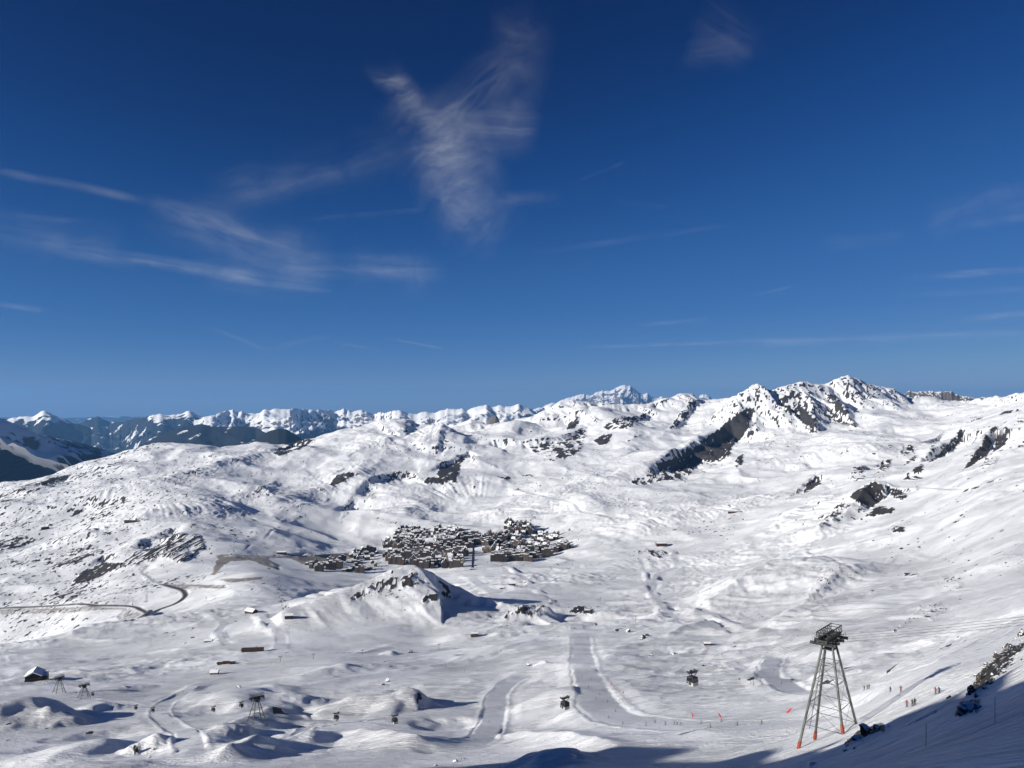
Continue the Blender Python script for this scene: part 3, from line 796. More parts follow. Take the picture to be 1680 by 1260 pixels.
# ------------------------------------------------------------------ the ground mesh
def grid_mesh(name, gx, gy, gz, attrs, wrap):
    n, k = gx.shape
    co = np.stack([gx, gy, gz + CZ], 2).reshape(-1, 3).astype(np.float32)
    i = np.arange(n if wrap else n - 1)
    j = np.arange(k - 1)
    a = (i[:, None] * k + j[None]).ravel()
    b = (((i + 1) % n)[:, None] * k + j[None]).ravel()
    quads = np.stack([a, a + 1, b + 1, b], 1).astype(np.int32)
    me = bpy.data.meshes.new(name)
    me.vertices.add(len(co)); me.vertices.foreach_set('co', co.ravel())
    me.loops.add(quads.size); me.loops.foreach_set('vertex_index', quads.ravel())
    me.polygons.add(len(quads))
    me.polygons.foreach_set('loop_start', np.arange(0, quads.size, 4, dtype=np.int32))
    me.polygons.foreach_set('use_smooth', np.ones(len(quads), bool))
    me.update(calc_edges=True)
    for an, av in attrs.items():
        at = me.attributes.new(an, 'FLOAT', 'POINT')
        at.data.foreach_set('value', av.reshape(-1).astype(np.float32))
    o = bpy.data.objects.new(name, me)
    C.objects.link(o)
    return o


def flip_check(o):
    me = o.data
    if me.polygons[len(me.polygons) // 2].normal.z < 0:
        me.flip_normals()


def attr(nt, name):
    nd = nt.node('ShaderNodeAttribute', attribute_name=name)
    return nd.outputs['Fac']


def new_mat(name):
    m = bpy.data.materials.new(name)
    m.use_nodes = True
    nt = NT(m.node_tree)
    return m, nt, nt.n['Principled BSDF']


def ground_material():
    m, nt, p = new_mat('snow_ground')
    pos = nt.node('ShaderNodeNewGeometry').outputs['Position']
    rock = attr(nt, 'rock'); piste = attr(nt, 'piste'); dirt = attr(nt, 'dirt'); road = attr(nt, 'road')
    n1 = nt.noise(pos, 0.9, 4, 0.6)
    n2 = nt.noise(pos, 0.07, 4, 0.6)
    snow = nt.mix(n2, (0.82, 0.84, 0.87, 1), (0.92, 0.925, 0.93, 1))
    snow = nt.mix(nt.math('MULTIPLY', piste, 0.55), snow, (0.64, 0.66, 0.70, 1))
    lich = nt.noise(pos, 0.11, 4, 0.65)
    bed = nt.node('ShaderNodeMapping')
    nt.link(pos, bed.inputs[0])
    bed.inputs['Rotation'].default_value = (0, 0.62, 0)
    bed.inputs['Scale'].default_value = (0.02, 0.03, 0.16)
    mapped = bed.outputs[0]
    rk = nt.mix(nt.noise(mapped, 1.0, 5, 0.6), (0.016, 0.0155, 0.0165, 1), (0.085, 0.077, 0.071, 1))
    rk = nt.mix(nt.sstep(lich, 0.55, 0.75), rk, (0.10, 0.09, 0.077, 1))
    rf = nt.math('ADD', rock, nt.math('MULTIPLY', nt.math('SUBTRACT', n1, 0.5), 0.5))
    rf = nt.math('MULTIPLY', nt.sstep(rf, 0.38, 0.62), nt.sstep(rock, 0.05, 0.2))
    soil = nt.mix(n1, (0.17, 0.135, 0.10, 1), (0.30, 0.26, 0.215, 1))
    tar = nt.mix(n1, (0.055, 0.05, 0.047, 1), (0.10, 0.09, 0.08, 1))
    col = nt.mix(dirt, snow, soil)
    col = nt.mix(rf, col, rk)
    col = nt.mix(road, col, tar)
    nt.link(col, p.inputs['Base Color'])
    p.inputs['Roughness'].default_value = 0.62
    nt.val(p.inputs['Specular IOR Level'], nt.math('MULTIPLY_ADD', rf, -0.15, 0.35))
    # drift relief, groomer ribbing left out where the snow is wild
    mp = nt.node('ShaderNodeMapping')
    nt.link(pos, mp.inputs[0])
    mp.inputs['Rotation'].default_value = (0, 0, 0.5)
    mp.inputs['Scale'].default_value = (0.12, 0.34, 0.2)
    d1 = nt.noise(mp.outputs[0], 1.0, 6, 0.62, 0.5)
    d2 = nt.noise(pos, 0.75, 3, 0.6)
    h = nt.math('MULTIPLY_ADD', d2, 0.55, nt.math('MULTIPLY', d1, 2.0))
    h = nt.math('MULTIPLY', h, nt.math('MULTIPLY_ADD', piste, -0.72, 1.0))
    for rot, sc_, seed in ((0.25, (0.012, 0.42, 0.05), 0.0), (1.25, (0.014, 0.36, 0.05), 7.0), (2.3, (0.010, 0.40, 0.05), 15.0)):
        ms = nt.node('ShaderNodeMapping')
        nt.link(pos, ms.inputs[0])
        ms.inputs['Rotation'].default_value = (0, 0, rot)
        ms.inputs['Scale'].default_value = sc_
        ms.inputs['Location'].default_value = (seed, seed, 0)
        ln = nt.noise(ms.outputs[0], 1.0, 2, 0.5, 1.6)
        ln = nt.math('SUBTRACT', 1.0, nt.sstep(nt.math('ABSOLUTE', nt.math('SUBTRACT', ln, 0.5)), 0.0, 0.045))
        msk = nt.sstep(nt.noise(pos, 0.006 + seed * 0.0002, 3, 0.6), 0.48, 0.62)
        h = nt.math('MULTIPLY_ADD', nt.math('MULTIPLY', ln, msk), -0.9, h)
    h = nt.math('MULTIPLY_ADD', nt.math('MULTIPLY', nt.noise(pos, 0.5, 5, 0.7), rf), 3.0, h)
    b = nt.node('ShaderNodeBump')
    b.inputs['Strength'].default_value = 0.8
    b.inputs['Distance'].default_value = 1.0
    nt.link(h, b.inputs['Height'])
    nt.link(b.outputs[0], p.inputs['Normal'])
    return m


M = {}
M['ground'] = ground_material()
g = grid_mesh('snow_covered_ground', X, Y, Z, {'rock': ROCK, 'piste': PISTE, 'dirt': DIRT, 'road': ROAD}, True)
flip_check(g)
g.data.materials.append(M['ground'])
g['kind'] = 'structure'
# ------------------------------------------------------------------ far ranges, each at its own distance
def far_material():
    m, nt, p = new_mat('far_mountain')
    pos = nt.node('ShaderNodeNewGeometry').outputs['Position']
    rock = attr(nt, 'rock'); wood = attr(nt, 'wood')
    n = nt.noise(pos, 0.004, 5, 0.65)
    n2 = nt.noise(pos, 0.0011, 4, 0.6)
    snow = nt.mix(n2, (0.80, 0.81, 0.83, 1), (0.88, 0.88, 0.88, 1))
    rk = nt.mix(n, (0.07, 0.065, 0.062, 1), (0.20, 0.18, 0.165, 1))
    f = nt.math('ADD', rock, nt.math('MULTIPLY', nt.math('SUBTRACT', n, 0.5), 0.9))
    col = nt.mix(nt.sstep(f, 0.42, 0.62), snow, rk)
    w = nt.math('ADD', wood, nt.math('MULTIPLY', nt.math('SUBTRACT', n2, 0.5), 1.3))
    ms = nt.node('ShaderNodeMapping')
    nt.link(pos, ms.inputs[0])
    ms.inputs['Rotation'].default_value = (0, 0, 0.9)
    ms.inputs['Scale'].default_value = (0.0006, 0.0055, 0.002)
    w = nt.math('ADD', w, nt.math('MULTIPLY', nt.math('SUBTRACT', nt.noise(ms.outputs[0], 1.0, 5, 0.62), 0.5), nt.math('MULTIPLY', nt.sstep(wood, 0.02, 0.3), 2.2)))
    wc = nt.mix(n, (0.010, 0.012, 0.015, 1), (0.024, 0.028, 0.030, 1))
    col = nt.mix(nt.sstep(w, 0.42, 0.58), col, wc)
    nt.link(col, p.inputs['Base Color'])
    p.inputs['Roughness'].default_value = 0.85
    p.inputs['Specular IOR Level'].default_value = 0.15
    return m


M['far'] = far_material()


def far_range(name, crest, front, back, slope, lam, amp, snowline, woodline, ncol, nrow, seed, jag=0.0, nrm=None, rocky=0.3, base=-1900.0):
    P = np.array([pt(*q) for q in crest])
    seg = np.concatenate([[0], np.cumsum(np.linalg.norm(np.diff(P[:, :2], axis=0), axis=1))])
    s = np.linspace(0, seg[-1], ncol)
    cx = np.interp(s, seg, P[:, 0]); cy = np.interp(s, seg, P[:, 1]); cz = np.interp(s, seg, P[:, 2])
    cz = cz + jag * fbm(s / (lam * 0.22), s * 0 + seed, 4, seed + 40, 0.6, ridged=True) - jag * 0.3
    nb = nrow // 6
    q = np.concatenate([-np.geomspace(back, lam * 0.04, nb), [0], np.geomspace(1, 1 + front / (lam * 0.35), nrow - nb)[1:] * lam * 0.35 - lam * 0.35])
    if nrm is None:
        L = np.hypot(cx, cy); nx, ny = -cx / L, -cy / L
    else:
        nx = np.full_like(cx, nrm[0]); ny = np.full_like(cx, nrm[1])
    gx = cx[:, None] + q[None] * nx[:, None]; gy = cy[:, None] + q[None] * ny[:, None]
    wx = gx + lam * 0.3 * pn(gx / lam, gy / lam, seed); wy = gy + lam * 0.3 * pn(gx / lam, gy / lam, seed + 1)
    aq = np.abs(q)[None]
    env = sstep(aq, 0, lam * 0.5)
    sp = fbm(s[:, None] / (lam * 0.8) + 1.1 * pn(wx / lam, wy / lam, seed + 5) + q[None] / (lam * 1.8), q[None] / (lam * 1.5) + seed, 3, seed + 6, 0.5, ridged=True)
    rd = fbm(wx / lam, wy / lam, 6, seed + 2, 0.52, ridged=True)
    h = cz[:, None] - slope * aq * (1 - 0.35 * sstep(aq, 0, front)) + amp * env * (0.35 * sp + 1.05 * rd - 1.02)
    h += amp * 0.12 * fbm(wx / (lam * 0.12), wy / (lam * 0.12), 3, seed + 3, 0.55, ridged=True) * (0.3 + env)
    lim = cz[:, None] + 0 * h
    h = np.where(q[None] > 0, np.minimum(h, lim - 0.02 * aq), h)
    h = smax(h, np.full_like(h, base) + 60 * pn(gx / 2500, gy / 2500, seed + 4), 120.0)
    dzs = np.abs(np.gradient(h, axis=1) / (np.gradient(q)[None] + 1e-6))
    dzc = np.abs(np.gradient(h, axis=0) / (np.gradient(s)[:, None] + 1e-6))
    st = np.hypot(dzs, dzc)
    rock = rocky * sstep(st, 0.75, 1.5) * 1.6 + rocky * 0.4
    wood = sstep(-h + 520 * fbm(wx / 2200, wy / 2200, 4, seed + 8, 0.55) + 260 * fbm((wx + wy) / 900, (wx - wy) / 320, 4, seed + 18, 0.6), -woodline - 120, -woodline + 420)
    wood = wood * (1 - 0.6 * sstep(fbm(gx / 420, gy / 420, 3, seed + 9), 0.2, 0.36))
    wood = np.where(h > snowline, 0, wood) if snowline else wood
    o = grid_mesh(name, gx, gy, h, {'rock': rock, 'wood': wood}, False)
    flip_check(o)
    o.data.materials.append(M['far'])
    o['kind'] = 'structure'
    return o


far_range('mountain_range', [(-140, 660, 8500), (0, 687, 10500), (14, 693, 11000), (30, 700, 11600), (60, 713, 12800), (100, 722, 14000), (130, 727, 15500), (165, 737, 17000), (196, 749, 18500), (230, 764, 20000)],
          4600, 3000, 0.52, 1500, 330, 0, -520, 150, 70, 201, jag=25, nrm=(0.93, 0.37), rocky=0.35)
far_range('mountain_range', [(-200, 676, 26000), (-40, 688, 26000), (20, 687, 26000), (40, 684, 26000), (52, 685, 26000), (60, 681, 26000), (66, 677, 26000), (71, 675, 26000), (78, 678, 26000), (86, 681, 26000), (96, 685, 26000), (108, 690, 26000), (125, 696, 26000), (150, 704, 26000)],
          7500, 5000, 0.42, 2600, 520, 0, -390, 110, 80, 211, jag=60, rocky=0.4)
far_range('mountain_range', [(120, 700, 34000), (138, 692, 34000), (150, 686, 34000), (160, 684, 34000), (168, 689, 34000), (180, 694, 34000), (200, 693, 33000), (215, 690, 32000), (228, 686, 31000), (245, 684, 30000), (262, 681, 30000), (280, 682, 30000), (296, 681, 30000), (303, 678, 30000), (310, 675, 30000), (318, 679, 30000), (330, 684, 30000), (345, 690, 30000)],
          9000, 5000, 0.36, 2600, 560, 0, -420, 140, 90, 221, jag=90, rocky=0.4)
far_range('mountain_range', [(318, 692, 27000), (332, 686, 27000), (350, 683, 27000), (362, 678, 27500), (375, 673, 28000), (382, 673, 28000), (389, 678, 28000), (396, 676, 28000), (406, 679, 28000), (420, 680, 28000), (432, 674, 28000), (441, 673, 28000), (452, 672, 28000), (466, 673, 28000), (476, 671, 28000), (490, 672, 28500), (500, 672, 29000), (515, 674, 29000), (530, 673, 29500), (541, 674, 30000), (552, 676, 30000), (560, 673, 30000), (564, 669, 30000), (568, 674, 30000), (580, 677, 30000), (594, 673, 30000), (606, 678, 30000), (613, 682, 30000), (622, 678, 29000), (636, 678, 28000), (646, 675, 27000), (653, 674, 27000), (663, 677, 27000), (676, 681, 27000), (690, 678, 27000), (700, 677, 27000), (711, 680, 27000), (721, 676, 27000), (733, 672, 27000), (746, 673, 27000), (756, 671, 27000), (766, 675, 27000), (773, 671, 27000), (786, 668, 27000), (799, 666, 27000), (808, 670, 27000), (820, 666, 27000), (829, 669, 27000), (841, 668, 27000), (851, 664, 27000), (859, 668, 27000), (871, 672, 27000), (880, 675, 27000), (892, 670, 28000), (903, 664, 28000), (925, 672, 28000), (960, 680, 28000)],
          7500, 4000, 0.24, 1700, 420, 0, -760, 340, 130, 231, jag=80, rocky=0.35)
far_range('wooded_hill', [(210, 745, 19000), (240, 726, 19000), (266, 713, 19000), (300, 701, 19000), (330, 696, 19000), (346, 700, 19000), (372, 701, 19000), (402, 700, 19000), (420, 703, 19000), (436, 710, 18500), (470, 735, 18000)],
          6500, 2500, 0.3, 2000, 160, 0, 600, 100, 64, 241, jag=20, rocky=0.1)
far_range('wooded_hill', [(360, 765, 12500), (395, 737, 12500), (418, 723, 12500), (440, 708, 12500), (456, 704, 12500), (471, 705, 12500), (482, 712, 12500), (496, 722, 12500), (530, 745, 12500)],
          3500, 1500, 0.4, 1400, 90, 0, 600, 80, 56, 251, jag=15, rocky=0.1)
far_range('high_glaciated_massif', [(860, 680, 52000), (880, 671, 52000), (892, 668, 52000), (903, 662, 52000), (912, 663, 52000), (925, 656, 52000), (941, 652, 52000), (955, 647, 52000), (961, 649, 52000), (968, 650, 52000), (980, 644, 52000), (988, 642, 52000), (1000, 643, 52000), (1008, 639, 52000), (1015, 636, 52000), (1022, 633, 52000), (1033, 633.5, 52000), (1040, 638, 52000), (1048, 645, 52000), (1055, 648, 52000), (1062, 646, 52000), (1070, 653, 52000), (1078, 655, 52000), (1086, 651, 52000), (1092, 655, 52000), (1101, 660, 52000), (1128, 662, 52000), (1144, 655, 52000), (1150, 649, 52000), (1160, 648, 52000), (1167, 654, 52000), (1178, 661, 52000), (1230, 668, 52000)],
          9000, 5000, 0.55, 2200, 700, 0, -1700, 300, 90, 261, jag=130, rocky=0.42, base=-1500)
far_range('rocky_peak', [(1440, 668, 11500), (1480, 650, 11500), (1488, 645, 11500), (1493, 642, 11500), (1502, 644, 11500), (1516, 643, 11500), (1531, 643, 11500), (1542, 644, 11500), (1561, 643, 11500), (1566, 646, 11500), (1576, 651, 11500), (1588, 652, 11500), (1600, 655, 11500), (1612, 653, 11500), (1631, 653, 11500), (1650, 655, 11500), (1662, 656, 11500), (1720, 662, 11500)],
          1500, 1500, 0.8, 420, 170, 0, -3000, 200, 40, 271, jag=26, rocky=0.8, base=-600)
far_range('rocky_peak', [(786, 708, 9800), (797, 697, 9800), (803, 687, 9800), (808, 684, 9800), (813, 682, 9800), (817, 686, 9800), (820, 694, 9800), (824, 696, 9800), (829, 690, 9800), (836, 694, 9800), (848, 706, 9800)],
          400, 500, 1.3, 160, 60, 0, -3000, 70, 24, 281, jag=18, rocky=0.95, base=-700)
far_range('snow_hill', [(720, 705, 9600), (750, 697, 9600), (772, 688, 9600), (788, 692, 9600), (810, 700, 9600), (850, 704, 9600)],
          700, 900, 0.4, 500, 50, 0, -3000, 80, 24, 291, jag=6, rocky=0.12, base=-700)
far_range('distant_hills', [(-400, 685, 70000), (0, 686, 70000), (100, 687, 70000), (200, 684, 70000), (260, 685, 70000), (400, 682, 70000), (800, 682, 70000), (1300, 682, 70000), (2100, 682, 70000)],
          9000, 5000, 0.2, 5000, 500, 0, -300, 200, 20, 295, jag=120, rocky=0.3, base=-2000)
# the deep valleys between the ranges
nx = 60
gx = np.linspace(-75000, 75000, nx)[:, None] + 0 * np.linspace(0, 1, 50)[None]
gy = np.geomspace(8800, 82000, 50)[None] + 0 * gx
gz = -1950 + 140 * pn(gx / 6000, gy / 6000, 300)
lowland = grid_mesh('valley_floor', gx, gy, gz, {'rock': gx * 0, 'wood': 0.45 + 0.35 * pn(gx / 1500, gy / 1500, 301)}, False)
flip_check(lowland)
lowland.data.materials.append(M['far'])
lowland['kind'] = 'structure'
# ------------------------------------------------------------------ cirrus: thin ice-cloud sheets 5.5 km above the summit
# u0, v0, u1, v1 (photo pixels), half width, density, fineness, fibres across
CIRRUS = [
    (610, 95, 740, 240, 34, 0.42, 34, True),
    (670, 140, 800, 400, 96, 0.42, 26, True),
    (690, 190, 800, 398, 60, 0.6, 34, True),
    (735, 280, 835, 405, 60, 0.40, 40, True),
    (865, -20, 815, 250, 66, 0.13, 20, True),
    (880, 60, 700, 215, 56, 0.22, 30, False),
    (690, 205, 900, 205, 60, 0.26, 26, False),
    (780, 335, 970, 318, 20, 0.20, 34, False),
    (700, 230, 330, 330, 60, 0.22, 20, False),
    (-40, 272, 260, 335, 12, 0.22, 50, False),
    (200, 318, 520, 425, 22, 0.34, 44, False),
    (240, 340, 560, 440, 64, 0.30, 24, False),
    (-40, 368, 250, 435, 22, 0.28, 40, False),
    (-40, 380, 200, 400, 50, 0.16, 30, False),
    (140, 415, 560, 476, 16, 0.55, 50, False),
    (300, 440, 560, 470, 50, 0.20, 26, False),
    (430, 432, 740, 442, 30, 0.42, 30, False),
    (560, 445, 720, 455, 50, 0.20, 24, True),
    (-30, 496, 90, 512, 7, 0.22, 60, False),
    (-20, 350, 150, 366, 9, 0.2, 60, False),
    (1110, 95, 1220, 68, 34, 0.14, 34, False),
    (1140, 20, 1240, 90, 60, 0.12, 24, False),
    (1340, 402, 1500, 385, 20, 0.16, 40, False),
    (1500, 372, 1740, 300, 44, 0.20, 26, False),
    (1560, 372, 1740, 350, 12, 0.16, 46, False),
    (1465, 460, 1740, 436, 9, 0.40, 60, False),
    (1440, 486, 1740, 472, 9, 0.16, 60, False),
    (1222, 488, 1312, 467, 3.5, 0.30, 80, False),
    (840, 574, 1740, 543, 5, 0.34, 70, False),
    (1140, 566, 1740, 545, 12, 0.24, 50, False),
    (1040, 535, 1180, 520, 5, 0.22, 60, False),
    (1050, 530, 1170, 531, 4, 0.2, 60, False),
    (1530, 528, 1740, 508, 8, 0.32, 60, False),
    (600, 548, 735, 573, 3.5, 0.40, 80, False),
    (530, 557, 645, 579, 4, 0.24, 70, False),
    (350, 540, 450, 578, 6, 0.16, 60, False),
    (440, 572, 560, 545, 8, 0.12, 60, False),
    (840, 420, 1220, 365, 8, 0.12, 60, False),
    (950, 296, 1045, 258, 5, 0.14, 60, False),
    (1000, 330, 1100, 340, 10, 0.08, 40, False),
    (500, 360, 700, 345, 8, 0.16, 60, False),
]


def cloud_material():
    m = bpy.data.materials.new('cirrus')
    m.use_nodes = True
    nt = NT(m.node_tree)
    nt.n.clear()
    out = nt.node('ShaderNodeOutputMaterial')
    fine, dens, comb, half, length, al, ac, seed = [attr(nt, k) for k in ('fine', 'dens', 'comb', 'half', 'len', 'al', 'ac', 'seed')]
    wn = nt.node('ShaderNodeSeparateXYZ')
    nt.link(nt.noise(nt.combine(al, ac, seed), 9.0, 4, 0.55, 0, 'Color'), wn.inputs[0])
    wa = nt.math('MULTIPLY_ADD', nt.math('SUBTRACT', wn.outputs[0], 0.5), 0.10, al)
    wc = nt.math('MULTIPLY_ADD', nt.math('SUBTRACT', wn.outputs[1], 0.5), nt.math('MULTIPLY', half, 0.9), ac)
    m1 = nt.math('MULTIPLY', nt.sstep(wa, 0.0, nt.math('MULTIPLY', length, 0.3)), nt.math('SUBTRACT', 1.0, nt.sstep(wa, nt.math('MULTIPLY', length, 0.72), length)))
    m2 = nt.math('SUBTRACT', 1.0, nt.sstep(nt.math('DIVIDE', nt.math('ABSOLUTE', wc), half), 0.0, 1.0))
    # the sheet's own edge always fades out
    e1 = nt.math('SUBTRACT', 1.0, nt.sstep(nt.math('DIVIDE', nt.math('ABSOLUTE', ac), half), 0.9, 1.5))
    fa = nt.math('MULTIPLY', wa, nt.math('MULTIPLY', fine, nt.math('MULTIPLY_ADD', comb, 1.15, 0.16)))
    fc = nt.math('MULTIPLY', wc, nt.math('MULTIPLY', fine, nt.math('MULTIPLY_ADD', comb, -1.0, 1.4)))
    fib = nt.noise(nt.combine(fa, fc, seed), 1.0, 6, 0.64, 0.7)
    big = nt.noise(nt.combine(wa, wc, nt.math('ADD', seed, 5.0)), 11.0, 3, 0.55)
    f = nt.math('MULTIPLY', nt.sstep(fib, 0.22, 0.9), nt.sstep(big, 0.22, 0.7))
    a = nt.math('MULTIPLY', nt.math('MULTIPLY', nt.math('MULTIPLY', m1, m2), nt.math('MULTIPLY', f, e1)), nt.math('MULTIPLY', dens, 0.7), clamp=True)
    tr = nt.node('ShaderNodeBsdfTransparent')
    tl = nt.node('ShaderNodeBsdfTranslucent')
    tl.inputs['Color'].default_value = (0.95, 1.0, 1.0, 1)
    mx = nt.node('ShaderNodeMixShader')
    nt.link(a, mx.inputs[0]); nt.link(tr.outputs[0], mx.inputs[1]); nt.link(tl.outputs[0], mx.inputs[2])
    nt.link(mx.outputs[0], out.inputs[0])
    return m


def build_clouds():
    mat = cloud_material()
    bins = {}
    for q, row in enumerate(CIRRUS):
        u0, v0, u1, v1, half, dens, fine, comb = row
        x0, z0 = pix_dir(u0, v0); x1, z1 = pix_dir(u1, v1)
        L = math.hypot(x1 - x0, z1 - z0)
        tx, tz = (x1 - x0) / L, (z1 - z0) / L
        h = half / F
        na = max(6, int(L / 0.02)); nc = 8
        A, Cc = np.meshgrid(np.linspace(-0.05, L + 0.05, na), np.linspace(-1.5 * h, 1.5 * h, nc), indexing='ij')
        a = x0 + A * tx - Cc * tz; t = np.maximum(z0 + A * tz + Cc * tx, 0.03)
        H = 5500.0 + q * 12.0
        y = H / t
        key = 'contrails' if half < 12 else ('central' if 600 < u0 < 1000 else 'side')
        bins.setdefault(key, []).append((a * y, y, np.full_like(y, H), A, Cc, h, L, dens, fine, float(comb), q * 1.37))
    for key, parts in bins.items():
        co, quads, at = [], [], {k: [] for k in ('fine', 'dens', 'comb', 'half', 'len', 'al', 'ac', 'seed')}
        off = 0
        for (x, y, z, A, Cc, h, L, dens, fine, comb, seed) in parts:
            n, k = x.shape
            co.append(np.stack([x, y, z + CZ], 2).reshape(-1, 3))
            i = np.arange(n - 1)[:, None] * k + np.arange(k - 1)[None] + off
            i = i.ravel()
            quads.append(np.stack([i, i + 1, i + k + 1, i + k], 1))
            for nm, v in zip(at, (fine, dens, comb, h, L, A, Cc, seed)):
                at[nm].append((np.zeros(n * k) + (v.ravel() if hasattr(v, 'ravel') else v)))
            off += n * k
        me = bpy.data.meshes.new('cirrus_clouds')
        me.from_pydata(np.concatenate(co).tolist(), [], np.concatenate(quads).tolist())
        for nm, v in at.items():
            d = me.attributes.new(nm, 'FLOAT', 'POINT')
            d.data.foreach_set('value', np.concatenate(v).astype(np.float32))
        me.materials.append(mat)
        o = bpy.data.objects.new('cirrus_clouds', me)
        C.objects.link(o)
        o['kind'] = 'stuff'


build_clouds()
# ------------------------------------------------------------------ object helpers
R = random.Random(11)


class MB:
    """collects simple solids and builds ONE mesh object from them"""
    def __init__(self):
        self.v = []; self.f = []

    def add(self, vs, fs):
        o = len(self.v)
        self.v += [tuple(p) for p in vs]
        self.f += [tuple(i + o for i in f) for f in fs]
        return self

    def box(self, c, s, rz=0.0, top=1.0):
        hx, hy, hz = s[0] / 2, s[1] / 2, s[2] / 2
        ca, sa = math.cos(rz), math.sin(rz)
        vs = []
        for z, k in ((-hz, 1.0), (hz, top)):
            for x, y in ((-hx, -hy), (hx, -hy), (hx, hy), (-hx, hy)):
                x *= k; y *= k
                vs.append((c[0] + x * ca - y * sa, c[1] + x * sa + y * ca, c[2] + z))
        return self.add(vs, [(3, 2, 1, 0), (4, 5, 6, 7), (0, 1, 5, 4), (1, 2, 6, 5), (2, 3, 7, 6), (3, 0, 4, 7)])

    def beam(self, a, b, r, r2=None, n=6):
        a = Vector(a); b = Vector(b)
        d = (b - a).normalized()
        up = Vector((0, 0, 1)) if abs(d.z) < 0.9 else Vector((1, 0, 0))
        s = d.cross(up).normalized(); t = s.cross(d)
        r2 = r if r2 is None else r2
        vs = []
        for p, rr in ((a, r), (b, r2)):
            for i in range(n):
                an = 2 * math.pi * (i + 0.5) / n
                vs.append(p + s * math.cos(an) * rr + t * math.sin(an) * rr)
        fs = [(i, (i + 1) % n, n + (i + 1) % n, n + i) for i in range(n)]
        return self.add(vs, fs + [tuple(range(n))[::-1], tuple(range(n, 2 * n))])

    def wheel(self, c, axis, r, w, n=10):
        a = Vector(axis).normalized() * w / 2
        return self.beam(Vector(c) - a, Vector(c) + a, r, n=n)

    def gable(self, c, sx, sy, h, over=0.0, thick=0.35, ridge_along='x', flat=0.0):
        """pitched roof slab over a box sx by sy whose eaves are at c"""
        sx += 2 * over; sy += 2 * over
        if ridge_along == 'y':
            sx, sy = sy, sx
        x0, y0 = sx / 2, sy / 2
        pr = [(-y0, 0), (0, h), (y0, 0)]
        lo = [(-x0, y, z) for y, z in pr] + [(x0, y, z) for y, z in pr]
        hi = [(-x0, y, z + thick) for y, z in pr] + [(x0, y, z + thick) for y, z in pr]
        vs = []
        for p in lo + hi:
            x, y = (p[0], p[1]) if ridge_along == 'x' else (p[1], p[0])
            vs.append((c[0] + x, c[1] + y, c[2] + p[2]))
        fs = [(0, 1, 4, 3), (1, 2, 5, 4), (6, 9, 10, 7), (7, 10, 11, 8), (0, 3, 9, 6), (2, 8, 11, 5), (0, 6, 7, 1), (1, 7, 8, 2), (3, 4, 10, 9), (4, 5, 11, 10)]
        return self.add(vs, fs)

    def house(self, c, sx, sy, hw, hr, ridge_along='x'):
        """walls with gable ends"""
        x0, y0 = sx / 2, sy / 2
        if ridge_along == 'y':
            x0, y0 = y0, x0
        vs = [(-x0, -y0, 0), (x0, -y0, 0), (x0, y0, 0), (-x0, y0, 0), (-x0, -y0, hw), (x0, -y0, hw), (x0, y0, hw), (-x0, y0, hw), (-x0, 0, hw + hr), (x0, 0, hw + hr)]
        if ridge_along == 'y':
            vs = [(y, x, z) for x, y, z in vs]
        vs = [(c[0] + x, c[1] + y, c[2] + z) for x, y, z in vs]
        return self.add(vs, [(0, 1, 5, 4), (1, 2, 6, 9, 5), (2, 3, 7, 6), (3, 0, 4, 8, 7), (4, 5, 9, 8), (6, 7, 8, 9), (0, 3, 2, 1)])

    def mesh(self, name, mat, smooth=False):
        me = bpy.data.meshes.new(name)
        me.from_pydata(self.v, [], self.f)
        bm = bmesh.new(); bm.from_mesh(me)
        bmesh.ops.recalc_face_normals(bm, faces=bm.faces)
        bm.to_mesh(me); bm.free()
        if smooth:
            for p in me.polygons:
                p.use_smooth = True
        me.materials.append(mat)
        return me

    def build(self, name, mat, parent=None, smooth=False):
        o = bpy.data.objects.new(name, self.mesh(name, mat, smooth))
        C.objects.link(o)
        if parent is not None:
            o.parent = parent
        if name == 'window_row':
            o['kind'] = 'stuff'          # panes far too small to pick apart from here
        return o


def tag(o, label, cat, group=None):
    o['label'] = label
    o['category'] = cat
    if group:
        o['group'] = group
    return o


def thing(name, label, cat, loc=(0, 0, 0), rz=0.0, group=None):
    o = bpy.data.objects.new(name, None)
    C.objects.link(o)
    o.location = loc
    o.rotation_euler = (0, 0, rz)
    o.empty_display_size = 0.5
    return tag(o, label, cat, group)


def copy_tree(o, parent=None):
    c = o.copy()
    C.objects.link(c)
    c.parent = parent
    for ch in list(o.children):
        copy_tree(ch, c)
    return c


def mat_plain(name, a, b, scale=1.0, rough=0.7, metal=0.0, spec=0.3, bump=0.0):
    m, nt, p = new_mat(name)
    tc = nt.node('ShaderNodeTexCoord')
    n = nt.noise(tc.outputs['Object'], scale, 4, 0.6)
    nt.link(nt.mix(nt.sstep(n, 0.3, 0.7), (*a, 1), (*b, 1)), p.inputs['Base Color'])
    p.inputs['Roughness'].default_value = rough
    p.inputs['Metallic'].default_value = metal
    p.inputs['Specular IOR Level'].default_value = spec
    if bump:
        bn = nt.node('ShaderNodeBump')
        bn.inputs['Strength'].default_value = bump
        nt.link(n, bn.inputs['Height'])
        nt.link(bn.outputs[0], p.inputs['Normal'])
    return m


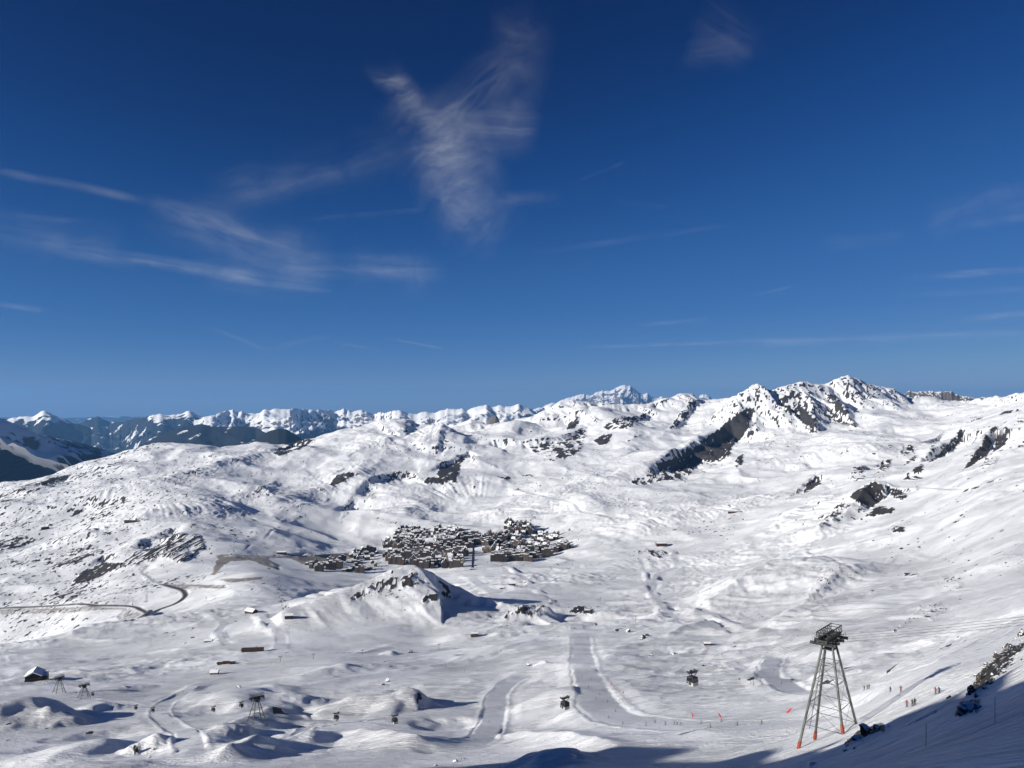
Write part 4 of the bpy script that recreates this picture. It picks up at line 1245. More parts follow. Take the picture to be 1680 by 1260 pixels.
M['steel'] = mat_plain('galvanised_steel', (0.06, 0.062, 0.06), (0.135, 0.138, 0.13), 0.6, 0.5, 0.35, 0.4)
M['dark_steel'] = mat_plain('dark_steel', (0.02, 0.021, 0.022), (0.06, 0.06, 0.06), 0.8, 0.55, 0.2, 0.4)
M['orange'] = mat_plain('orange_pad', (0.20, 0.034, 0.012), (0.27, 0.05, 0.016), 2, 0.6)
M['red'] = mat_plain('red_pad', (0.55, 0.02, 0.03), (0.62, 0.035, 0.045), 2, 0.6)
M['bamboo'] = mat_plain('bamboo', (0.30, 0.23, 0.13), (0.4, 0.32, 0.2), 5, 0.6)
M['rubber'] = mat_plain('rubber', (0.015, 0.015, 0.015), (0.03, 0.03, 0.03), 3, 0.8)
M['glass'] = mat_plain('dark_glass', (0.012, 0.016, 0.02), (0.03, 0.035, 0.04), 1, 0.12, 0.0, 0.6)
M['cabin'] = mat_plain('cabin_shell', (0.035, 0.037, 0.04), (0.06, 0.06, 0.065), 1, 0.35, 0, 0.5)
M['cabin_pale'] = mat_plain('cabin_panel', (0.38, 0.38, 0.37), (0.5, 0.5, 0.48), 1, 0.4, 0, 0.5)
M['snow'] = mat_plain('roof_snow', (0.80, 0.83, 0.87), (0.90, 0.91, 0.92), 0.4, 0.65, bump=0.3)
M['rock'] = mat_plain('outcrop_rock', (0.03, 0.027, 0.025), (0.14, 0.11, 0.085), 0.9, 0.85, bump=0.8)
M['concrete'] = mat_plain('concrete', (0.25, 0.24, 0.22), (0.36, 0.35, 0.33), 0.5, 0.85)
def roof_snow_material():
    m, nt, p = new_mat('patchy_roof_snow')
    pos = nt.node('ShaderNodeNewGeometry').outputs['Position']
    n = nt.noise(pos, 0.09, 4, 0.6)
    c = nt.mix(nt.sstep(n, 0.50, 0.60), (0.84, 0.86, 0.88, 1), (0.055, 0.05, 0.047, 1))
    nt.link(c, p.inputs['Base Color'])
    p.inputs['Roughness'].default_value = 0.75
    return m


M['roof_patchy'] = roof_snow_material()
WOODS = {
    'dark brown': mat_plain('dark_timber', (0.017, 0.012, 0.010), (0.038, 0.027, 0.021), 0.25, 0.8),
    'grey-brown': mat_plain('grey_timber', (0.055, 0.045, 0.037), (0.10, 0.082, 0.068), 0.25, 0.8),
    'reddish': mat_plain('red_timber', (0.06, 0.03, 0.02), (0.10, 0.052, 0.036), 0.25, 0.8),
    'beige': mat_plain('beige_render', (0.18, 0.135, 0.10), (0.26, 0.20, 0.15), 0.25, 0.85),
}


def mat_village_balcony(name, a):
    return mat_plain(name, a, tuple(x * 1.7 for x in a), 0.8, 0.7)


M['balcony'] = mat_village_balcony('balcony_timber', (0.034, 0.022, 0.015))


def at_ground(u, v, kmin=None):
    p = hit(u, v, kmin)
    return p


def place(p, dz=0.0):
    return (p[0], p[1], ground(p[0], p[1]) + CZ + dz)


# ------------------------------------------------------------------ gondola line: pylons, ropes, cabins
def solve_pylons():
    out = []
    for (u, v, top, ydef) in ((1362, 1208, 1027, None), (421, 1187, 1138, None), (138, 1146, 1120, None), (97, 1137, 1108, None)):
        p = hit(u, v)
        zt = pix_dir(u, top)[1] * p[1]
        out.append((p, max(14.0, min(32.0, zt - p[2]))))
    return out


PYL = solve_pylons()
print('PYLONS', [(tuple(np.round(p, 1)), round(h, 1)) for p, h in PYL])


def line_dir(i):
    a = PYL[max(i - 1, 0)][0]; b = PYL[min(i + 1, len(PYL) - 1)][0]
    return math.atan2(b[1] - a[1], b[0] - a[0])


HEAD_H = 25.0
SHEAVE_X = (-4.6, -1.6, 1.6, 4.6)             # four ropes: two per lane
SHEAVE_Z = -1.5


def make_pylon(label, loc, rz, H, feet=None):
    """feet: ground height (relative to the pylon base) at each of the four legs"""
    t = thing('gondola_pylon', label, 'lift pylon', loc, rz, 'steel pylons of the gondola line')
    bw, tw = 5.4, 1.15
    corners = ((-1, -1), (1, -1), (1, 1), (-1, 1))
    hz = H - 4.2
    for i, (sx, sy) in enumerate(corners):
        g0 = feet[i] if feet else -3.0
        k = lambda z: bw + (tw - bw) * z / hz
        zb = min(g0 - 1.0, -0.5)
        lg = MB().beam((sx * k(zb), sy * k(zb), zb), (sx * tw, sy * tw, hz), 0.33, 0.28, 8).build('leg', M['steel'], t)
        if feet and i != 3:
            z0, z1 = g0 - 0.3, g0 + 1.7
            MB().beam((sx * k(z0), sy * k(z0), z0), (sx * k(z1), sy * k(z1), z1), 0.46, 0.42, 8).build('foot_pad', M['orange'], lg)
    lv = (0.14, 0.36, 0.60, 0.80)
    for q in lv:
        z = hz * q; r = bw + (tw - bw) * q
        for i in range(4):
            a, b = corners[i], corners[(i + 1) % 4]
            MB().beam((a[0] * r, a[1] * r, z), (b[0] * r, b[1] * r, z), 0.085, n=5).build('strut', M['steel'], t)
    for q0, q1 in zip(lv[:-1], lv[1:]):
        z0, z1 = hz * q0, hz * q1
        r0, r1 = bw + (tw - bw) * q0, bw + (tw - bw) * q1
        for i in range(4):
            a, b = corners[i], corners[(i + 1) % 4]
            m = MB().beam((a[0] * r0, a[1] * r0, z0), (b[0] * r1, b[1] * r1, z1), 0.04, n=4)
            m.beam((b[0] * r0, b[1] * r0, z0), (a[0] * r1, a[1] * r1, z1), 0.04, n=4)
            m.build('cross_brace', M['dark_steel'], t)
    MB().box((0, 0, hz + 0.2), (3.0, 3.0, 1.8)).box((0, 0, hz - 1.6), (2.6, 2.6, 0.25)).build('mast_head', M['dark_steel'], t)
    xb = MB().box((0, -1.0, hz + 1.45), (10.8, 0.55, 0.75)).box((0, 1.0, hz + 1.45), (10.8, 0.55, 0.75))
    for x in (-5.1, -2.5, 0, 2.5, 5.1):
        xb.box((x, 0, hz + 1.45), (0.4, 2.4, 0.5))
    xb.build('crossbeam', M['dark_steel'], t)
    fr = MB()
    for y in (-1.35, 1.35):
        fr.beam((-5.3, y, hz + 3.5), (5.3, y, hz + 3.5), 0.14, n=5)
        for k in range(9):
            x = -5.3 + k * 1.325
            fr.beam((x, y, hz + 1.7), (x, y, hz + 3.5), 0.09, n=4)
            if k < 8:
                fr.beam((x, y, hz + 1.8), (x + 1.325, y, hz + 3.5), 0.06, n=4)
    for k in range(5):
        fr.beam((-5.3 + k * 2.65, -1.35, hz + 3.5), (-5.3 + k * 2.65, 1.35, hz + 3.5), 0.10, n=4)
    fr.build('gantry_frame', M['dark_steel'], t)
    wk = MB()
    for s in (-1, 1):
        wk.box((0, s * 2.1, hz + 0.75), (10.4, 0.7, 0.08))
        for k in range(7):
            wk.beam((-5.1 + k * 1.7, s * 2.42, hz + 0.8), (-5.1 + k * 1.7, s * 2.42, hz + 1.9), 0.04, n=4)
        wk.beam((-5.1, s * 2.42, hz + 1.9), (5.1, s * 2.42, hz + 1.9), 0.04, n=4)
    wk.build('catwalk', M['dark_steel'], t)
    for x in SHEAVE_X:
        s = MB().box((x, 0, hz + 0.75), (0.28, 6.4, 0.42)).box((x + 0.22, -1.9, hz + 0.45), (0.16, 2.6, 0.3)).box((x + 0.22, 1.9, hz + 0.45), (0.16, 2.6, 0.3))
        sh = s.build('sheave_beam', M['dark_steel'], t)
        for k in range(8):
            MB().wheel((x, -2.8 + k * 0.8, hz + 0.5), (1, 0, 0), 0.30, 0.18, 8).build('sheave', M['steel'], sh)
    ld = MB()
    for s in (-0.25, 0.25):
        ld.beam((s, -bw * 0.98, 0.4), (s, -tw, hz - 1), 0.045, n=4)
    for k in range(24):
        q = (k + 0.5) / 24
        ld.beam((-0.25, -(bw * 0.98 + (tw - bw * 0.98) * q), 0.4 + (hz - 1.4) * q), (0.25, -(bw * 0.98 + (tw - bw * 0.98) * q), 0.4 + (hz - 1.4) * q), 0.025, n=3)
    ld.build('ladder', M['dark_steel'], t)
    return t


PH = []
pyl_labels = ['tall lattice gondola pylon with orange foot pads on the slope at lower right',
              'dark four-legged gondola pylon standing alone between the snow hummocks at lower left',
              'small four-legged gondola pylon to the right of the far one, nearer the winding piste',
              'farthest small gondola pylon, right beside the snow-roofed lift station']
for i, (p, h) in enumerate(PYL):
    rz = line_dir(i) + math.pi / 2 + (0.22 if i == 0 else 0)
    loc = place(p)
    feet = None
    if i == 0:
        feet = []
        for sx, sy in ((-1, -1), (1, -1), (1, 1), (-1, 1)):
            x = p[0] + 5.4 * (sx * math.cos(rz) - sy * math.sin(rz)); y = p[1] + 5.4 * (sx * math.sin(rz) + sy * math.cos(rz))
            feet.append(ground(x, y) + CZ - loc[2])
    make_pylon(pyl_labels[i], loc, rz, h, feet)
    PH.append((np.array(loc), rz, h))

# the ropes run from the station off the right of the frame, over the pylons, into the valley station
d01 = PYL[0][0] - PYL[1][0]
far_right = np.array((PH[0][0][0] + d01[0] * 0.32, PH[0][0][1] + d01[1] * 0.32, PH[0][0][2] + PH[0][2] + 52))
STN = hit(58, 1117)
ROPES = []


def head_point(i, x):
    loc, rz, h = PH[i]
    return np.array((loc[0] + x * math.cos(rz), loc[1] + x * math.sin(rz), loc[2] + h - 4.2 + 0.5 + 0.33))


for x in SHEAVE_X:
    r0 = PH[0][1]
    pts = [far_right + np.array((x * math.cos(r0), x * math.sin(r0), 0))] + [head_point(i, x) for i in range(4)]
    r3 = PH[3][1]
    pts.append(np.array((STN[0] + 6 + x * 0.6 * math.cos(r3), STN[1] - 6 + x * 0.6 * math.sin(r3), STN[2] + CZ + 7)))
    line = []
    for a, b in zip(pts[:-1], pts[1:]):
        L = np.linalg.norm(b - a)
        n = max(8, int(round(L / 100.0)) * 5)
        for k in range(n):
            s = k / n
            q = a + (b - a) * s
            q = q - np.array((0, 0, 4 * (0.00009 * L * L if L < 400 else 0.034 * L) * s * (1 - s)))
            line.append(q)
    line.append(pts[-1])
    ROPES.append(np.array(line))
rope_lab = ['thin steel gondola rope, outermost on the near side of the pylons', 'thin steel gondola rope, inner one of the near pair',
            'thin steel gondola rope, inner one of the far pair', 'thin steel gondola rope, outermost on the far side of the pylons']
for k, line in enumerate(ROPES):
    m = MB()
    for a, b in zip(line[:-1], line[1:]):
        m.beam(a, b, 0.045, n=4)
    o = m.build('haul_rope', M['dark_steel'])
    tag(o, rope_lab[k], 'rope', 'ropes of the gondola line')


def make_cabin():
    t = thing('gondola_cabin', 'dark gondola cabin', 'gondola cabin', (0, 0, 0), 0, 'gondola cabins hanging from the ropes')
    # origin at rope height, midway between the two ropes of a lane; y runs along the rope
    MB().box((0, 0, -3.55), (2.3, 2.6, 1.0), top=1.04).box((0, 0, -4.15), (2.05, 2.3, 0.22)).build('lower_body', M['cabin_pale'], t)
    fr = MB()
    for x in (-1.12, 1.12):
        for y in (-1.26, 1.26):
            fr.beam((x, y, -3.1), (x * 0.93, y * 0.93, -1.75), 0.10, n=4)
    fr.box((0, 0, -3.0), (2.42, 2.72, 0.14)).build('frame', M['cabin'], t)
    MB().box((0, 0, -1.66), (2.35, 2.6, 0.3), top=0.8).build('roof', M['cabin'], t)
    for s in (-1, 1):
        MB().box((0, s * 1.22, -2.4), (1.9, 0.05, 1.2)).build('window', M['glass'], t)
        MB().box((s * 1.08, 0, -2.4), (0.05, 2.2, 1.2)).build('window', M['glass'], t)
        d = MB().box((s * 1.19, 0, -3.5), (0.05, 1.0, 0.9)).build('door', M['cabin'], t)
        MB().box((s * 1.3, 1.0, -3.4), (0.12, 0.5, 0.5)).build('ski_rack', M['dark_steel'], t)
    hg = MB()
    for y in (-0.6, 0.6):
        hg.beam((0, y, -1.6), (-1.6, y, -0.15), 0.10, n=5).beam((0, y, -1.6), (1.6, y, -0.15), 0.10, n=5)
    hg.box((0, 0, -0.28), (3.3, 1.4, 0.18)).build('hanger', M['dark_steel'], t)
    for s in (-1, 1):
        MB().box((s * 1.6, 0, 0.02), (0.35, 1.5, 0.36)).build('grip', M['dark_steel'], t)
    return t


cab0 = make_cabin()
CABS = [(1137, 1100, 'nearest dark gondola cabin, hanging left of the tall lattice pylon'),
        (927, 1142, 'dark gondola cabin hanging over the hollow between the two groomed pistes'),
        (648, 1163, 'dark gondola cabin hanging in front of the shaded rounded snow mound'),
        (552, 1166, 'dark gondola cabin hanging left of the mound, right of the lone pylon'),
        (396, 1155, 'small dark gondola cabin just left of the lone pylon head'),
        (350, 1166, 'small dark gondola cabin right of the winding piste'),
        (251, 1166, 'tiny gondola cabin at the left edge of the winding piste'),
        (223, 1160, 'tiny gondola cabin further left over the smooth snow'),
        (152, 1139, 'tiny gondola cabin just right of the two small far pylons')]
first = True
for (u, v, lab) in CABS:
    best = None
    for lane in ((0, 1), (2, 3)):
        n_ = min(len(ROPES[lane[0]]), len(ROPES[lane[1]]))
        c = (ROPES[lane[0]][:n_] + ROPES[lane[1]][:n_]) / 2
        m = c[:, 1] > 30
        cc = c[m]
        uu, vv = uv_of(cc[:, 0] / cc[:, 1], (cc[:, 2] - CZ) / cc[:, 1])
        for i in range(len(cc) - 1):
            if (uu[i] - u) * (uu[i + 1] - u) <= 0 and uu[i] != uu[i + 1]:
                s = (u - uu[i]) / (uu[i + 1] - uu[i])
                p = cc[i] + (cc[i + 1] - cc[i]) * s
                e = abs(vv[i] + (vv[i + 1] - vv[i]) * s - v)
                if best is None or e < best[0]:
                    d = cc[i + 1] - cc[i]
                    best = (e, p, math.atan2(d[1], d[0]) - math.pi / 2)
    if best is None:
        continue
    o = cab0 if first else copy_tree(cab0)
    first = False
    o.location = best[1]
    o.rotation_euler = (0, 0, best[2])
    o['label'] = lab


# ------------------------------------------------------------------ buildings
def clad_house(name, label, cat, loc, rz, sx, sy, hw, hr, wood, ridge='x', floors=2, group=None, snow=0.7, over=1.0, chimney=True, balcony=True):
    t = thing(name, label, cat, loc, rz, group)
    base = -4.0
    w = MB().house((0, 0, base), sx, sy, hw - base, hr, ridge).build('wall', wood, t)
    rf = MB().gable((0, 0, hw - over * hr * 2 / (sy if ridge == 'x' else sx)), sx, sy, hr * (1 + 2 * over / (sy if ridge == 'x' else sx)), over, 0.3, ridge).build('roof', M['balcony'], t)
    if snow > 0.12:
      MB().gable((0, 0, hw + 0.34 - over * hr * 2 / (sy if ridge == 'x' else sx)), sx - 0.5, sy - 0.5, hr * (1 + 2 * over / (sy if ridge == 'x' else sx)), over, snow, ridge).build('roof_snow', M['snow'], rf)
    if chimney:
        MB().box((sx * 0.18, sy * 0.12, hw + hr + 0.6), (1.1, 1.1, 2.4)).build('chimney', M['concrete'], rf)
    fh = hw / floors
    for f in range(floors):
        z = f * fh + fh * 0.55
        n = max(2, int(sx / 3.4))
        for s in (-1, 1):
            wm = MB()
            for k in range(n):
                wm.box((-sx / 2 + (k + 0.5) * sx / n, s * (sy / 2 + 0.03), z), (1.3, 0.12, 1.4))
            wm.build('window_row', M['glass'], t)
            if balcony and f > 0:
                MB().box((0, s * (sy / 2 + 0.75), f * fh + 0.55), (sx * 0.96, 1.5, 1.1)).build('balcony', M['balcony'], t)
        n2 = max(2, int(sy / 3.4))
        for s in (-1, 1):
            wm = MB()
            for k in range(n2):
                wm.box((s * (sx / 2 + 0.03), -sy / 2 + (k + 0.5) * sy / n2, z), (0.12, 1.3, 1.4))
            wm.build('window_row', M['glass'], t)
    return t


def flat_block(name, label, cat, loc, rz, steps, depth, wood, floors, group=None, fh=2.9):
    """apartment block: stepped bays side by side, each (width, floors, set back)"""
    t = thing(name, label, cat, loc, rz, group)
    tot = sum(s[0] for s in steps)
    x = -tot / 2
    for i, (w, fl, sb) in enumerate(steps):
        h = fl * fh
        cx = x + w / 2
        MB().box((cx, sb, h / 2 - 3), (w - 0.02 * i, depth, h + 6)).build('wall', wood, t)
        rf = MB().box((cx, sb, h + 0.25), (w + 0.8, depth + 1.8, 0.5)).build('roof', M['balcony'], t)
        MB().box((cx, sb, h + 1.0), (w + 0.4, depth + 1.4, 1.0), top=0.97).build('roof_snow', M['snow'], rf)
        for f in range(fl):
            z = f * fh
            for s in (-1, 1):
                wm = MB()
                n = max(2, int(w / 3.2))
                for k in range(n):
                    wm.box((cx - w / 2 + (k + 0.5) * w / n, sb + s * (depth / 2 + 0.04), z + 1.5), (1.9, 0.12, 1.7))
                wm.build('window_row', M['glass'], t)
                if f % 2 == 1 or s == -1:
                    MB().box((cx, sb + s * (depth / 2 + 0.8), z + 0.55), (w * 0.93, 1.4, 1.05)).build('balcony', M['balcony'], t)
        x += w
    return t


def tower_chalet(name, label, cat, loc, rz, wood, group=None):
    """big chalet with a tall gabled middle and two lower gabled wings"""
    t = thing(name, label, cat, loc, rz, group)
    for cx, sx, sy, hw, hr in ((0, 15, 16, 19, 7), (-13, 13, 13, 13, 5), (13, 13, 13, 14, 5)):
        MB().house((cx, 0, -4), sx, sy, hw + 4, hr, 'y').build('wall', wood, t)
        rf = MB().gable((cx, 0, hw - 0.5), sx, sy, hr + 0.5, 0.9, 0.3, 'y').build('roof', M['balcony'], t)
        MB().gable((cx, 0, hw - 0.12), sx - 0.4, sy - 0.4, hr + 0.5, 0.9, 1.0, 'y').build('roof_snow', M['snow'], rf)
        fl = int(hw / 2.9)
        for f in range(fl):
            for s in (-1, 1):
                wm = MB()
                for k in range(4):
                    wm.box((cx - sx / 2 + (k + 0.5) * sx / 4, s * (sy / 2 + 0.04), f * 2.9 + 1.6), (1.6, 0.12, 1.6))
                wm.build('window_row', M['glass'], t)
                if f:
                    MB().box((cx, s * (sy / 2 + 0.75), f * 2.9 + 0.5), (sx * 0.9, 1.3, 1.0)).build('balcony', M['balcony'], t)
    return t


# prototypes, one of each kind, then copies down the streets
KINDS = {}
protos = []


def proto(kind, col):
    key = (kind, col)
    if key in KINDS:
        return copy_tree(KINDS[key])
    wood = WOODS[col]
    if kind == 'chalet':
        o = clad_house('chalet', '', 'chalet', (0, 0, 0), 0, 15, 12, 7.5, 4.2, wood, 'y', 3)
    elif kind == 'wide chalet':
        o = clad_house('chalet', '', 'chalet', (0, 0, 0), 0, 24, 14, 10, 4.6, wood, 'x', 4)
    elif kind == 'stepped block':
        o = flat_block('apartment_block', '', 'apartment block', (0, 0, 0), 0, [(13, 5, 0), (14, 7, 1.5), (13, 6, 0)], 14, wood, 6)
    elif kind == 'long block':
        o = flat_block('apartment_block', '', 'apartment block', (0, 0, 0), 0, [(16, 6, 0), (18, 7, 0.8), (18, 7, -0.6), (14, 5, 0.5)], 14, wood, 6)
    elif kind == 'gabled hotel':
        o = tower_chalet('hotel', '', 'hotel', (0, 0, 0), 0, wood)
    else:
        o = flat_block('low_building', '', 'building', (0, 0, 0), 0, [(26, 2, 0), (22, 3, 2)], 22, wood, 2)
    for ch in o.children:
        for g_ in ch.children:
            if g_.name.startswith('roof_snow'):
                g_.data.materials[0] = M['roof_patchy']
    KINDS[key] = o
    return o


# cluster: phrase, outline (photo pixels), how many, kinds, colours, main facing, spacing factor
VILLAGE = [
    ("in the village's upper left rows", [(644, 884), (650, 868), (668, 865), (696, 868), (694, 884), (670, 886)], 34, ['chalet', 'chalet', 'wide chalet'], ['dark brown', 'dark brown', 'grey-brown'], 0.2, 26),
    ("in the village's upper middle", [(696, 884), (702, 870), (722, 864), (756, 868), (758, 878), (740, 888), (712, 888)], 26, ['chalet', 'wide chalet'], ['dark brown', 'reddish', 'dark brown', 'grey-brown'], 0.1, 28),
    ("at the village's left edge", [(628, 900), (632, 887), (662, 887), (690, 890), (700, 899), (664, 902)], 14, ['stepped block', 'wide chalet', 'gabled hotel'], ['grey-brown', 'dark brown', 'beige'], 0.0, 40),
    ("in the village's tall centre", [(700, 900), (712, 886), (735, 882), (782, 882), (786, 896), (768, 902), (720, 908)], 16, ['long block', 'stepped block', 'gabled hotel'], ['reddish', 'dark brown', 'grey-brown', 'reddish'], 0.05, 46),
    ("in the village's lower centre", [(632, 916), (640, 904), (700, 904), (764, 906), (762, 922), (750, 932), (700, 934), (660, 930), (636, 926)], 44, ['wide chalet', 'stepped block', 'long block', 'gabled hotel', 'chalet'], ['dark brown', 'grey-brown', 'beige', 'dark brown', 'reddish'], -0.05, 36),
    ("on the village's left outskirts", [(574, 914), (584, 904), (612, 902), (622, 910), (606, 920), (582, 920)], 16, ['chalet', 'wide chalet', 'stepped block'], ['dark brown', 'grey-brown', 'beige'], 0.3, 34),
    ("among low sheds left of the village", [(504, 932), (512, 920), (560, 918), (602, 920), (632, 926), (630, 936), (590, 940), (530, 940)], 15, ['low building', 'stepped block', 'low building', 'chalet'], ['grey-brown', 'dark brown', 'grey-brown', 'beige'], 0.12, 52),
    ("in the village's upper right quarter", [(826, 868), (834, 862), (852, 860), (868, 865), (878, 872), (868, 878), (844, 878)], 26, ['wide chalet', 'chalet', 'gabled hotel'], ['dark brown', 'dark brown', 'grey-brown', 'reddish'], -0.25, 30),
    ("on the village's right slope", [(866, 884), (878, 874), (900, 876), (918, 878), (912, 886), (890, 892)], 16, ['chalet', 'wide chalet'], ['dark brown', 'grey-brown', 'dark brown'], -0.3, 30),
    ("right of the covered conveyor", [(788, 888), (800, 878), (830, 876), (860, 884), (868, 896), (850, 908), (820, 910), (800, 908), (790, 898)], 38, ['wide chalet', 'stepped block', 'gabled hotel', 'chalet'], ['dark brown', 'beige', 'reddish', 'dark brown', 'grey-brown'], -0.15, 34),
    ("at the village's lower right edge", [(812, 922), (816, 912), (848, 909), (884, 908), (908, 904), (906, 912), (880, 918), (840, 922)], 13, ['long block', 'stepped block'], ['grey-brown', 'beige', 'grey-brown', 'dark brown'], -0.2, 46),
    ("at the village's far right tip", [(880, 904), (884, 892), (902, 892), (916, 894), (930, 890), (942, 894), (942, 900), (924, 904), (908, 908)], 13, ['stepped block', 'wide chalet', 'chalet'], ['grey-brown', 'dark brown', 'beige'], -0.35, 38),
]
KIND_WORD = {'chalet': 'small gabled chalet', 'wide chalet': 'wide chalet', 'stepped block': 'stepped apartment block', 'long block': 'long apartment block', 'gabled hotel': 'three-gabled hotel', 'low building': 'broad flat-roofed building'}
ORD = {1: [''], 2: ['left', 'right'], 3: ['leftmost', 'middle', 'rightmost'], 4: ['leftmost', 'second from left', 'third from left', 'rightmost'],
       5: ['leftmost', 'second from left', 'middle', 'second from right', 'rightmost'],
       6: ['leftmost', 'second from left', 'third from left', 'third from right', 'second from right', 'rightmost'],
       7: ['leftmost', 'second from left', 'third from left', 'middle', 'third from right', 'second from right', 'rightmost']}


NTH = ['', 'second', 'third', 'fourth', 'fifth', 'sixth', 'seventh', 'eighth', 'ninth', 'tenth', 'eleventh', 'twelfth', 'thirteenth', 'fourteenth', 'fifteenth', 'sixteenth', 'seventeenth', 'eighteenth', 'nineteenth', 'twentieth', 'twenty-first', 'twenty-second']


def ordinals(items, base, key=lambda q: q[1]):
    """items: (object, u). gives each the base label, told apart by its place among its equals"""
    items = sorted(items, key=key)
    n = len(items)
    for i, (o, u) in enumerate(items):
        if n in ORD:
            w = ORD[n][i]
        elif i < n / 2:
            w = 'leftmost' if i == 0 else NTH[i] + ' from left'
        else:
            j = n - 1 - i
            w = 'rightmost' if j == 0 else NTH[j] + ' from right'
        o['label'] = (w + ' ' + base).strip()


DENSE = []
for (phrase, poly, count, kinds, cols, ang, gap) in VILLAGE:
    us = [p[0] for p in poly]; vs = [p[1] for p in poly]
    got = []; tries = 0
    bykey = {}
    while len(got) < int(count * 1.3) and tries < 1500:
        tries += 1
        u = R.uniform(min(us), max(us)); v = R.uniform(min(vs), max(vs))
        if not inside(np.array([u]), np.array([v]), poly)[0]:
            continue
        p = hit(u, v)
        if not (3000 < p[1] < 5200):
            continue
        g_ = gap * (0.82 if tries < 500 else 0.66)
        if any((abs(p[0] - q[0]) < g_ and abs(p[1] - q[1]) < g_ * 1.25) for q in DENSE):
            continue
        DENSE.append(p); got.append(p)
        kind = R.choice(kinds); col = R.choice(cols)
        o = proto(kind, col)
        o.location = place(p)
        o.rotation_euler = (0, 0, ang + R.uniform(-0.22, 0.22) + (math.pi / 2 if R.random() < 0.12 else 0))
        sc_ = R.uniform(0.78, 1.12)
        o.scale = (sc_, sc_, R.uniform(1.25, 1.9))
        o['group'] = 'buildings of the ski village'
        bykey.setdefault((col, kind), []).append((o, u))
    for (col, kind), items in bykey.items():
        ordinals(items, f'{col} {KIND_WORD[kind]} {phrase}')

# covered conveyor running up the beginners' slope
cv_a, cv_b = hit(774, 934), hit(776, 899)
L = math.hypot(cv_b[0] - cv_a[0], cv_b[1] - cv_a[1]); rz = math.atan2(cv_b[1] - cv_a[1], cv_b[0] - cv_a[0])
cv = thing('covered_conveyor', 'straight dark covered conveyor lift running up the middle of the village slope', 'conveyor lift', place(cv_a), rz)
n = 30
tube = MB()
for k in range(n):
    s0, s1 = k / n, (k + 1) / n
    pa = cv_a + (cv_b - cv_a) * s0; pb = cv_a + (cv_b - cv_a) * s1
    za = ground(pa[0], pa[1]) + CZ - cv.location[2]; zb = ground(pb[0], pb[1]) + CZ - cv.location[2]
    tube.beam((L * s0, 0, za + 1.2), (L * s1, 0, zb + 0.8), 2.3, n=8)
tube.build('tunnel', WOODS['dark brown'], cv)
MB().box((-6, 0, 2.0), (12, 14, 7)).build('terminal', WOODS['reddish'], cv)
MB().box((-6, 0, 5.9), (13, 15, 0.8)).build('roof_snow', M['snow'], cv)

# single buildings on the mountain
def lone(u, v, name, label, cat, rz, sx, sy, hw, hr, col, ridge='x', floors=2, **kw):
    p = hit(u, v)
    return clad_house(name, label, cat, place(p), rz, sx, sy, hw, hr, WOODS[col], ridge, floors, **kw)


lone(57, 1117, 'lift_station', 'big chalet-like lift station with thick snowy roof at the far left', 'lift station', 0.35, 19, 22, 9, 5, 'dark brown', 'y', 3, snow=1.6, over=1.6)
lone(70, 1116, 'station_annex', 'dark boxy annex at the right side of the snow-roofed lift station', 'building', 0.35, 12, 14, 9, 1.2, 'dark brown', 'x', 2, snow=0.3, chimney=False, balcony=False)
lone(412, 1006, 'mountain_restaurant', 'brown mountain restaurant with snowy roof left of the chairlift foot', 'restaurant', -0.5, 26, 16, 6, 5, 'reddish', 'x', 2, snow=0.7)
lone(474, 1014, 'chairlift_station', 'dark chairlift station hut at the foot of the line of chairs', 'lift station', 0.2, 16, 9, 6, 2.5, 'dark brown', 'x', 2, snow=0.6, chimney=False, balcony=False)
lone(415, 1069, 'long_lodge', 'long low dark-roofed lodge beside the left groomed piste', 'lodge', 0.12, 34, 15, 4.5, 2.6, 'dark brown', 'x', 1, snow=0.05, over=1.5, balcony=False)
lone(352, 1106, 'small_hut', 'small snow-roofed hut with its shadow on the flat snow', 'hut', 0.1, 10, 8, 3.2, 2, 'grey-brown', 'x', 1, snow=0.8, balcony=False)
lone(342, 1053, 'small_hut', 'small grey hut on the bank below the reservoir', 'hut', 0.1, 14, 8, 3.0, 1.6, 'grey-brown', 'x', 1, snow=0.9, balcony=False)
for k, (u, v) in enumerate(((362, 1090), (371, 1088.5), (381, 1089))):
    p = hit(u, v)
    clad_house('dark_shed', ('left', 'middle', 'right')[k] + ' one of three low dark sheds in a row on flat snow', 'shed', place(p), 0.1 * k, 8.5, 6, 2.4, 1.2, WOODS['dark brown'], 'x', 1, 'dark sheds in a row', snow=0.1, chimney=False, balcony=False)
lone(778, 1044, 'brown_hut', 'boxy brown hut among the drag lift posts in the middle', 'hut', 0.2, 13, 9, 6, 1.5, 'grey-brown', 'x', 2, snow=0.5, balcony=False)
lone(1160, 1058, 'piste_hut', 'tiny reddish brown hut beneath the round shaded mound', 'hut', 0.0, 8, 4.5, 2.6, 1.0, 'reddish', 'x', 1, snow=0.4, balcony=False, chimney=False)
lone(1085, 895, 'isolated_lodge', 'isolated reddish brown lodge above the curving piste right of the village', 'lodge', 0.1, 46, 22, 11, 4, 'reddish', 'x', 3, snow=0.3)
lone(840, 960, 'lift_hut', 'small dark lift hut on the snow below the village', 'hut', 0.1, 20, 12, 6, 3, 'dark brown', 'x', 2, snow=0.5)
lone(823, 966, 'lift_hut', 'tiny hut left of the dark lift hut below the village', 'hut', 0.1, 9, 7, 4, 2, 'grey-brown', 'x', 1, snow=0.5)
lone(217, 857, 'long_barn', 'long dark barn alone on the left hillside', 'barn', -0.1, 76, 16, 7, 4, 'dark brown', 'x', 2, snow=0.1)
lone(74, 868, 'mountain_barn', 'dark barn at the far left of the hillside', 'barn', 0.9, 36, 16, 8, 4, 'dark brown', 'x', 2, snow=0.1)
